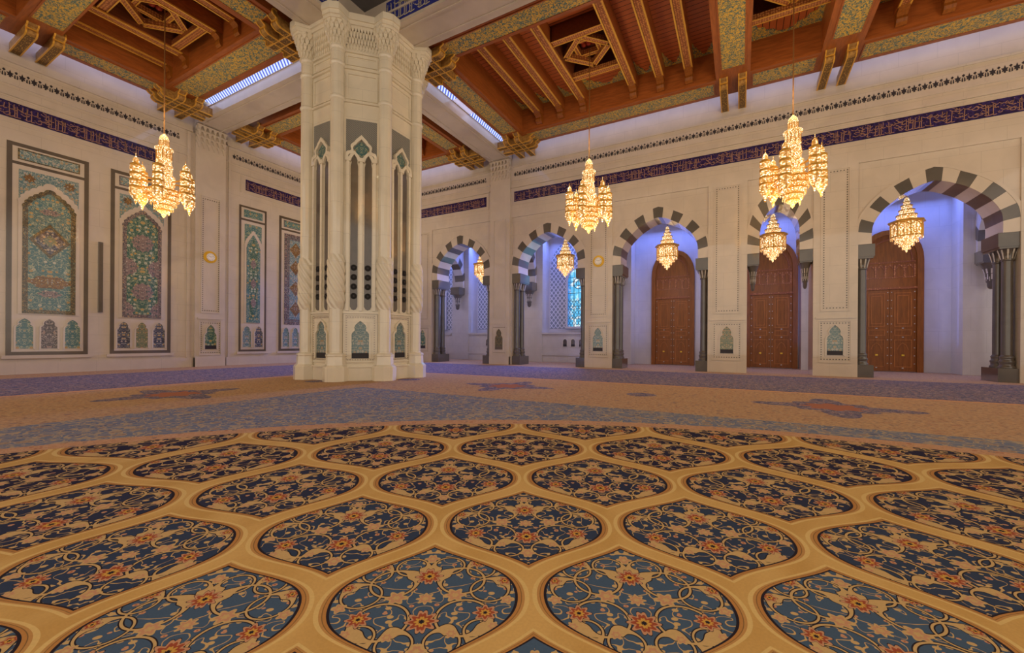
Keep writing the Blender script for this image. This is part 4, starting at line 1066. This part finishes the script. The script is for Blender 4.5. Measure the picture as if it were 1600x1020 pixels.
# plank fields
def planks_(x0, x1, y0, y1, ax, lab): return tag(MB().box(x0, x1, y0, y1, ZP, ZP+.08).build('plank_ceiling', M['planks_'+ax]), lab, 'ceiling boards', 'plank fields between the joists')
planks_(-11.25, -1.05, 14.6, 16.5, 'x', 'planked ceiling field right of the pillar, dome side'); planks_(-11.25, -1.05, 19.7, 21.6, 'x', 'planked ceiling field right of the pillar, wall side')
planks_(-11.25, -7.5, 16.5, 19.7, 'x', 'planked ceiling field left of the centre star'); planks_(-4.8, -1.05, 16.5, 19.7, 'x', 'planked ceiling field right of the centre star')
planks_(.35, 2.95, 14.6, 16.5, 'y', 'planked end field of the narrow bay, dome side'); planks_(.35, 2.95, 19.7, 21.6, 'y', 'planked end field of the narrow bay, wall side')
planks_(4.35, 16, 14.6, 21.6, 'x', 'planked ceiling field at the upper right')
planks_(-24.3, -22.0, 5.95, 9.5, 'x', 'planked ceiling field left of the left star'); planks_(-19.2, -16.9, 5.95, 9.5, 'x', 'planked ceiling field right of the left star')
planks_(-24.3, -16.9, -3, 4.75, 'x', 'planked ceiling field at the upper left corner'); planks_(-24.3, -16.9, 15.2, 21.6, 'x', 'planked ceiling of the corner bay')

# joists
def make_joist(L_, name='joist'):
    t = thing(name, '', 'joist')
    MB().box(-.2, .2, 0, L_, .02, .65).build('joist_body', M['woody'], t)
    MB().box(-.12, .12, .6, L_-.6, -.005, .03).build('carved_underside', M['wood_carved'], t)
    m = MB(); 
    for s_ in (-1, 1): m.box(s_*.13, s_*.195, .5, L_-.5, -.03, .03)
    m.build('gilt_edging', M['gold'], t, 'gilded edge strips')
    for y0, s_ in ((0, 1), (L_, -1)):
        f = Fr((0, y0), (0, s_), (1, 0))
        pf = [(0, .1), (0, -.48), (.10, -.50), (.22, -.42), (.26, -.3), (.24, -.2), (.34, -.12), (.52, -.08), (.62, .02), (.62, .1)]
        MB().prism(pf, f, -.17, .17).build('joist_foot', M['woodz'], t)
    return t
J = make_joist(7.0); JU = [0]
def place_joist(x, y, L_, lab):
    if not JU[0]: o = J; JU[0] = 1
    else: o = copy_tree(J)
    o.location = (x, y, 14.45); o.scale = (1, L_/7.0, 1); o['label'] = lab; o['group'] = 'gilded ceiling joists'
ords = ['first', 'second', 'third', 'fourth', 'fifth', 'sixth', 'seventh', 'eighth']
for i, x in enumerate((-10.1, -8.8, -7.48, -4.82, -3.5, -2.2)): place_joist(x, 14.6, 7.0, 'gilt-edged teak joist in the big coffer right of the pillar, %s from the left' % ords[i])
for i, x in enumerate((5.45, 6.8, 8.1, 10.75, 12.1, 13.4)): place_joist(x, 14.6, 7.0, 'gilt-edged teak joist in the upper right coffer, %s from the left' % ords[i])
for i, x in enumerate((-23.9, -22.35, -19.5, -18.1)): place_joist(x, 5.95, 3.55, 'gilt-edged teak joist in the coffer above the left chandelier, %s from the wall' % ords[i])
for i, x in enumerate((-23.0, -21.6, -20.2, -18.8)): place_joist(x, 15.2, 6.4, 'gilt-edged teak joist in the corner coffer behind the pillar, %s from the left wall' % ords[i])
for i, x in enumerate((-23.0, -21.0, -19.0)): place_joist(x, -3, 7.7, 'gilt-edged teak joist in the upper left coffer, %s from the wall' % ords[i])
# cusped painted boards at the ends of the fields
def cusps(x0, x1, y, sgn, lab):
    w = (x1-x0)/2; c_ = (x0+x1)/2; z = ZP-.03; m = MB()
    for s_ in (-1, 1):
        pr = [(0, 0), (w, 0), (w, 1.15), (w*.86, 1.0), (w*.8, .78), (w*.62, .72), (w*.55, .5), (w*.34, .42), (w*.22, .2), (0, .12)]
        a = [(c_+s_*u, y+sgn*v, z) for u, v in pr]; m.face(a); m.face([(p[0], p[1], z+.03) for p in a][::-1])
        for i in range(len(a)): j = (i+1) % len(a); m.face([a[i], a[j], (a[j][0], a[j][1], z+.03), (a[i][0], a[i][1], z+.03)])
    tag(m.build('painted_spandrel', M['painted']), lab, 'spandrel', 'cusped painted corner boards of the ceiling')
fields = [(-11.25, -10.3), (-9.9, -9.0), (-8.6, -7.68), (-7.28, -5.02), (-4.62, -3.7), (-3.3, -2.4), (-2.0, -1.05)]
for i, (a, b) in enumerate(fields):
    cusps(a, b, 21.6, -1, 'cusped painted board, wall end of %s plank strip right of the pillar' % ords[i]); cusps(a, b, 14.6, 1, 'cusped painted board, dome end of %s plank strip right of the pillar' % ords[i])
for y, s_, w_ in ((21.6, -1, 'wall'), (14.6, 1, 'dome')): cusps(.35, 2.95, y, s_, 'cusped painted board at the %s end of the narrow bay' % w_)
for i, (a, b) in enumerate([(4.35, 5.25), (5.65, 6.6), (7.0, 7.9), (8.3, 10.5), (10.95, 11.9)]): cusps(a, b, 21.6, -1, 'cusped painted board at the upper right, %s from the cross beam' % ords[i])
for i, (a, b) in enumerate([(-24.3, -24.1), (-23.7, -22.55), (-22.15, -19.7), (-19.3, -18.3), (-17.9, -16.9)]):
    if i not in (0, 2): cusps(a, b, 9.5, -1, 'cusped painted board above the left chandelier, %s from the wall' % ords[i-1])
# star coffers with eight-pointed framing
def star(cx, cy, hw, hl, lab):
    t = thing('star_coffer', lab, 'coffer', (cx, cy, 14.5), group='star coffers holding the chandeliers')
    m = MB()
    m.box(-hw, hw, -hl, -hl+.06, 0, 1.1); m.box(-hw, hw, hl-.06, hl, 0, 1.1); m.box(-hw, -hw+.04, -hl, hl, 0, 1.1); m.box(hw-.04, hw, -hl, hl, 0, 1.1); m.box(-hw, hw, -hl, hl, 1.05, 1.12)
    m.build('coffer_box', M['wood_dark'], t)
    def rail(a, b, w, z, nm):
        MB().bar((*a, z), (*b, z), w, .22).build(nm, M['wood_carved'], t); o = t.children[-1]
        d = Vector((b[0]-a[0], b[1]-a[1], 0)).normalized(); n = Vector((-d.y, d.x, 0)); g_ = MB()
        for s_ in (-1, 1): g_.bar(Vector((*a, z-.115))+n*s_*(w/2-.025), Vector((*b, z-.115))+n*s_*(w/2-.025), .045, .03)
        g_.build('gilt_edging', M['gold'], o)
    for s_ in (-1, 1): rail((-hw, s_*(hl-.18)), (hw, s_*(hl-.18)), .34, .12, 'cross_rail')
    q = min(hw, hl)-.1; D = [(q, 0), (0, q), (-q, 0), (0, -q)]
    for i in range(4): rail(D[i], D[(i+1) % 4], .26, .30, 'diamond_rail')
    q2 = q*.48; D = [(q2, q2), (-q2, q2), (-q2, -q2), (q2, -q2)]
    for i in range(4): rail(D[i], D[(i+1) % 4], .20, .50, 'inner_rail')
    r = MB()
    for i in range(3):
        for j in range(3): r.lathe([(.02, .62), (.10, .66), (.13, .74), (.10, .82), (.12, 1.05)], 8, ((i-1)*.24, (j-1)*.24))
    r.build('carved_rosettes', flat('red_rosette', lin(150, 52, 34), .4) if 'red_rosette' not in bpy.data.materials else bpy.data.materials['red_rosette'], t)
    return t
star(-6.15, 18.1, 1.13, 1.55, 'eight-pointed gilt-edged star coffer above the centre chandelier')
star(1.65, 18.1, 1.3, 1.55, 'eight-pointed gilt-edged star coffer above the right chandelier')
star(-20.92, 7.75, 1.22, 1.4, 'eight-pointed gilt-edged star coffer above the left chandelier')

# gilded brackets
def make_bracket():
    t = thing('gilt_bracket', '', 'bracket')
    f = Fr((0, 0), (0, 1), (1, 0))
    pf = [(0, 0), (2.08, 0), (2.2, .05), (2.26, .13), (2.22, .22), (2.27, .29), (2.36, .32), (2.42, .40), (2.40, .50), (2.32, .54), (2.24, .50), (2.2, .44), (2.1, .385), (0, .385)]
    MB().prism(pf, f, -.15, .15).build('bracket_body', M['bracket_side'], t)
    MB().box(-.15, .15, .0, 2.08, -.012, 0).build('carved_underside', M['bracket'], t)
    m = MB()
    for s_ in (-1, 1):
        for i in range(1, 10):
            a, b = pf[i], pf[i+1]; m.bar((s_*.15, a[0], a[1]), (s_*.15, b[0], b[1]), .05, .05)
        m.bar((s_*.15, 0, 0), (s_*.15, 2.08, 0), .045, .045)
    m.lathe([(.0, .36), (.07, .40), (.09, .46), (.06, .54), (0, .58)], 10, (0, 2.36))
    m.box(-.15, .15, 2.2, 2.27, .2, .24)
    m.build('gilt_scrollwork', M['gold'], t)
    return t
BR = make_bracket(); BU = [0]
def bracket(x, y, rz, lab, z=13.41):
    if not BU[0]: o = BR; BU[0] = 1
    else: o = copy_tree(BR)
    o.location = (x, y, z); o.rotation_euler = (0, 0, rz); o['label'] = lab; o['group'] = 'carved gilt brackets under the ceiling'
sd = ('left', 'right')
for k, x in enumerate((-.73, .04)): bracket(x, YR+.1, pi, 'carved gilt bracket under the left cross beam, its %s one' % sd[k])
for k, x in enumerate((3.26, 4.0)): bracket(x, YR+.1, pi, 'carved gilt bracket under the right cross beam, its %s one' % sd[k])
for k, y in enumerate((5.17, 5.91-.0)): bracket(XL-.1, y, -pi/2, 'carved gilt bracket at the top left corner of the picture, its %s one' % sd[k])
def corner(x, y, sx, sy, ex, ey, lab):
    """grid of crossing brackets in a corner; x,y = wall faces, sx,sy = inward directions"""
    t = thing('corner_bracket', lab, 'bracket', (x, y, 13.41), group='gilt corner brackets of crossing arms')
    for o_ in (.0, .75):
        for px_, py_, rz in ((sx*(ex+o_), 0, 0 if sy > 0 else pi), (0, sy*(ey+o_), -pi/2 if sx > 0 else pi/2)):
            a = copy_tree(BR, t); a.name = 'bracket_arm'; a.location = (px_, py_, 0); a.rotation_euler = (0, 0, rz)
            for k_ in ('label', 'category', 'group'): del a[k_]
corner(-13.2, YR, 1, -1, .80, .95, 'gilt corner bracket right of the marble beam, at the arcade wall')
corner(-14.75, YR, -1, -1, .80, .95, 'gilt corner bracket left of the marble beam, at the arcade wall')
corner(-13.2, 13.15, 1, 1, .80, .60, 'gilt corner bracket touching the pillar capital on its right')
corner(XL, 11.67, 1, -1, .95, .80, 'gilt corner bracket where the marble beam meets the left wall')
corner(XL, 13.15, 1, 1, .95, .80, 'gilt corner bracket on the left wall, just behind the marble beam')
corner(-14.75, 11.67, -1, -1, .80, .80, 'gilt corner bracket touching the pillar capital on its left')
corner(XL, YR, 1, -1, .95, .95, 'gilt corner bracket in the far corner of the hall')
corner(-14.75, 13.15, -1, 1, .80, .80, 'gilt corner bracket hidden behind the pillar capital')
# lit grilles in the gaps beside the marble beams
sl = MB(); sl.box(-24.6, -16.8, 11.08, 11.58, 13.98, 14.02)
tag(sl.build('cove_grille', M['slit']), 'bluish lit slotted grille left of the pillar, beside the marble beam', 'light grille')
sl = MB(); sl.box(-13.12, -12.65, 15.2, 17.3, 13.98, 14.02)
tag(sl.build('cove_grille', M['slit']), 'bluish lit slotted grille right of the pillar, nearer to its capital', 'light grille')
sl = MB(); sl.box(-13.12, -12.65, 18.9, 22.3, 13.98, 14.02)
tag(sl.build('cove_grille', M['slit']), 'bluish lit slotted grille right of the pillar, nearer to the arcade wall', 'light grille')

# ------------------------------------------------------------------ chandeliers
def tiers(prof): return prof
def make_chandelier():
    t = thing('chandelier', '', 'chandelier')               # origin at the lower tip
    MB().lathe([(.022, 3.3), (.022, 8.4)], 8).build('hanging_rod', M['bronze'], t)
    MB().lathe([(.0, 3.42), (.05, 3.36), (.13, 3.27), (.165, 3.14), (.165, 3.10)], 16).build('top_dome', M['crystal'], t)
    MB().lathe([(.16, 3.10), (.15, 2.82)], 16, (0, 0)).build('upper_lantern', M['crystal_dim'], t)
    MB().lathe([(.17, 2.84), (.30, 2.80), (.31, 2.74), (.24, 2.70)], 20).build('gallery_ring', M['crystal'], t)
    u = MB(); u.lathe([(.24, 2.70), (.23, 2.38), (.26, 2.34)], 16); u.build('lantern_drum', M['crystal'], t)
    gp = MB()
    for k in range(12): a = 2*pi*k/12; gp.bar((.245*cos(a), .245*sin(a), 2.36), (.245*cos(a), .245*sin(a), 2.72), .025, .025); gp.bar((.168*cos(a), .168*sin(a), 2.8), (.16*cos(a), .16*sin(a), 3.1), .018, .018)
    gp.build('lantern_posts', M['gold'], t)
    b = MB(); b.lathe([(.20, 2.36), (.27, 2.1), (.26, 1.75), (.34, 1.7), (.34, 1.45), (.30, 1.4), (.30, 1.1)], 20, lob=10, lamp=.05); b.build('crystal_column', M['crystal'], t)
    lw = MB()
    z = 1.12; r = .60
    steps = [(.54, 1.10), (.56, .98), (.47, .92), (.49, .80), (.39, .74), (.41, .62), (.30, .55), (.31, .42), (.20, .36), (.20, .24), (.08, .16), (.06, .08), (.0, .0)]
    lw.lathe(steps[::-1]+[(.30, 1.14)], 24, lob=12, lamp=.04); lw.build('crystal_cascade', M['crystal'], t)
    gr = MB()
    for rr, zz in ((.56, 1.04), (.49, .86), (.41, .68), (.31, .49), (.20, .30)):
        gr.lathe([(rr-.02, zz-.03), (rr+.02, zz-.02), (rr+.02, zz+.03), (rr-.02, zz+.04)], 24)
        gr.build('gilt_ring', M['gold'], t); gr = MB()
    for k in range(12):
        a = 2*pi*k/12
        gr.bar((.56*cos(a), .56*sin(a), 1.0), (.52*cos(a), .52*sin(a), .86), .03, .03)
    gr.build('gilt_brackets', M['gold'], t)
    ar = MB()
    for k in range(6):
        a = 2*pi*k/6; ar.bar((.3*cos(a), .3*sin(a), 1.45), (.82*cos(a), .82*sin(a), 1.50), .05, .05); ar.bar((.3*cos(a), .3*sin(a), 1.15), (.82*cos(a), .82*sin(a), .98), .04, .04)
    ar.build('side_arms', M['gold'], t)
    for k in range(6):
        a = 2*pi*k/6; c_ = (.88*cos(a), .88*sin(a))
        body = [(0, .30), (.03, .36), (.05, .48), (.12, .60), (.175, .72), (.185, .92), (.15, .96), (.175, 1.14), (.17, 1.20), (.145, 1.26), (.165, 1.44), (.13, 1.50), (.15, 1.58), (.16, 1.78), (.13, 1.84), (.09, 1.86), (.09, 2.0), (.075, 2.06), (.03, 2.13), (0, 2.15)]
        s_ = MB(); s_.lathe(body, 16, c_, lob=8, lamp=.06); s_.lathe([(.012, 2.14), (.012, 2.28)], 6, c_)
        o = s_.build('satellite_lantern', M['crystal'], t)
        for rr, zz in ((.185, .98), (.18, 1.22), (.17, 1.50), (.165, 1.81), (.10, 1.86)): MB().lathe([(rr-.01, zz-.04), (rr+.012, zz-.03), (rr+.012, zz+.03), (rr-.01, zz+.04)], 16, c_).build('gilt_band', M['gold'], o)
        cr = MB()
        for i in range(10):
            e = 2*pi*i/10
            for rr, z0_, z1_ in ((.175, 1.18, 1.03), (.18, .84, .70), (.165, 1.76, 1.6)): cr.lathe([(0, z1_), (.022, z1_+.04), (.012, z0_)], 5, (c_[0]+rr*cos(e), c_[1]+rr*sin(e)))
        cr.build('crystal_drops', M['crystal_dim'], o)['kind'] = 'stuff'
    dr = MB()
    for rr, z0_, n in ((.56, .96, 26), (.49, .78, 22), (.41, .60, 18), (.31, .41, 14), (.34, 1.4, 16), (.27, 2.05, 14)):
        for i in range(n):
            e = 2*pi*i/n; dr.lathe([(0, z0_-.12), (.024, z0_-.07), (.012, z0_)], 5, (rr*cos(e), rr*sin(e)))
    dr.build('crystal_drops', M['crystal_dim'], t)['kind'] = 'stuff'
    return t
CH = make_chandelier(); CH.location = (-20.4, 7.9, 6.40); CH.rotation_euler = (0, 0, rad(28)); CH['label'] = 'large gold crystal chandelier on a long rod at the left, before the tile panels'; CH['group'] = 'large crystal chandeliers'
dup(CH, (-6.02, 18.1, 6.40), rad(30), 'large gold crystal chandelier in the middle of the picture, before the second clear arch', 'large crystal chandeliers')
dup(CH, (1.65, 18.1, 6.40), rad(10), 'large gold crystal chandelier at the right, hanging before the narrow arch', 'large crystal chandeliers')

dup(CH, (CX, CY, 10.8), rad(15), 'giant crystal chandelier under the dome, behind the camera', None, (2.6, 2.6, 2.6))
for o_ in [o for o in bpy.data.objects if o.name.startswith('chandelier') and o.scale[0] > 2]: o_['group'] = 'chandeliers beyond the picture'
for x, y, l_ in ((-20.6, -3.3, 'crystal chandelier beyond the left edge of view'), (9.9, 18.1, 'crystal chandelier beyond the right edge of view')): dup(CH, (x, y, 6.4), 0, l_, 'chandeliers beyond the picture')
def make_lantern():
    t = thing('corridor_lantern', '', 'lantern')
    MB().lathe([(.015, 2.6), (.015, 5.0)], 6).build('hanging_rod', M['bronze'], t)
    MB().lathe([(0, 2.66), (.08, 2.6), (.10, 2.5), (.12, 2.44), (.12, 2.32), (.19, 2.26), (.2, 2.1), (.27, 2.04), (.28, 1.86), (.36, 1.8), (.37, 1.62), (.40, 1.6)], 16, smooth=False).build('stepped_crown', M['crystal'], t)
    gl = MB()
    for rr, zz in ((.13, 2.42), (.21, 2.24), (.29, 2.02), (.38, 1.78)): gl.lathe([(rr-.01, zz-.02), (rr+.015, zz-.02), (rr+.015, zz+.02), (rr-.01, zz+.02)], 16)
    gl.lathe([(.40, 1.58), (.68, 1.50), (.70, 1.44), (.62, 1.40)], 8, smooth=False); gl.build('gilt_canopy', M['gold'], t)
    MB().lathe([(.58, 1.42), (.57, .78), (.50, .72)], 8, smooth=False).build('arcaded_body', M['crystal'], t)
    ps = MB()
    for k in range(8):
        a = 2*pi*k/8; ps.bar((.59*cos(a), .59*sin(a), .72), (.59*cos(a), .59*sin(a), 1.44), .045, .045)
        b = a+pi/4; A = Vector((.59*cos(a), .59*sin(a), 0)); B = Vector((.59*cos(b), .59*sin(b), 0))
        for i in range(6):
            q0, q1 = i/6, (i+1)/6
            ps.bar(A.lerp(B, q0)+Vector((0, 0, 1.22+.16*sin(pi*q0))), A.lerp(B, q1)+Vector((0, 0, 1.22+.16*sin(pi*q1))), .03, .04)
        ps.bar(A+Vector((0, 0, .76)), B+Vector((0, 0, .76)), .04, .05)
        m_ = (A+B)/2; ps.bar(m_+Vector((0, 0, .76)), m_+Vector((0, 0, 1.3)), .02, .02)
    ps.build('gilt_arcade', M['gold'], t)
    MB().lathe([(0, 0), (.04, .08), (.05, .16), (.14, .22), (.15, .34), (.26, .38), (.27, .50), (.40, .54), (.42, .66), (.50, .72), (.5, .78)], 16, smooth=False).build('crystal_cascade', M['crystal'], t)
    dr = MB()
    for rr, z0_, n in ((.42, .58, 20), (.27, .42, 16), (.15, .26, 10), (.57, .74, 24)):
        for i in range(n):
            e = 2*pi*i/n; dr.lathe([(0, z0_-.12), (.024, z0_-.07), (.012, z0_)], 5, (rr*cos(e), rr*sin(e)))
    dr.build('crystal_drops', M['crystal_dim'], t)['kind'] = 'stuff'
    return t
LN = make_lantern(); LN.location = (-17.1, 26.4, 5.86); LN['label'] = 'crystal lantern seen in the second arch from the left, beside the pillar side'; LN['group'] = 'crystal lanterns of the corridor'
LN['label'] = 'crystal lantern hanging in the leftmost open arch, half hidden by the pier'
for x, lb in ((-10.4, 'crystal lantern hanging before the lattice screen and leaded window'), (-3.87, 'crystal lantern hanging before the left door'), (1.53, 'crystal lantern hanging before the middle door'), (6.94, 'crystal lantern hanging before the right door')):
    dup(LN, (x, 26.4, 5.86), 0, lb, 'crystal lanterns of the corridor')
for o in bpy.data.objects:
    if '_w' in o: del o['_w']
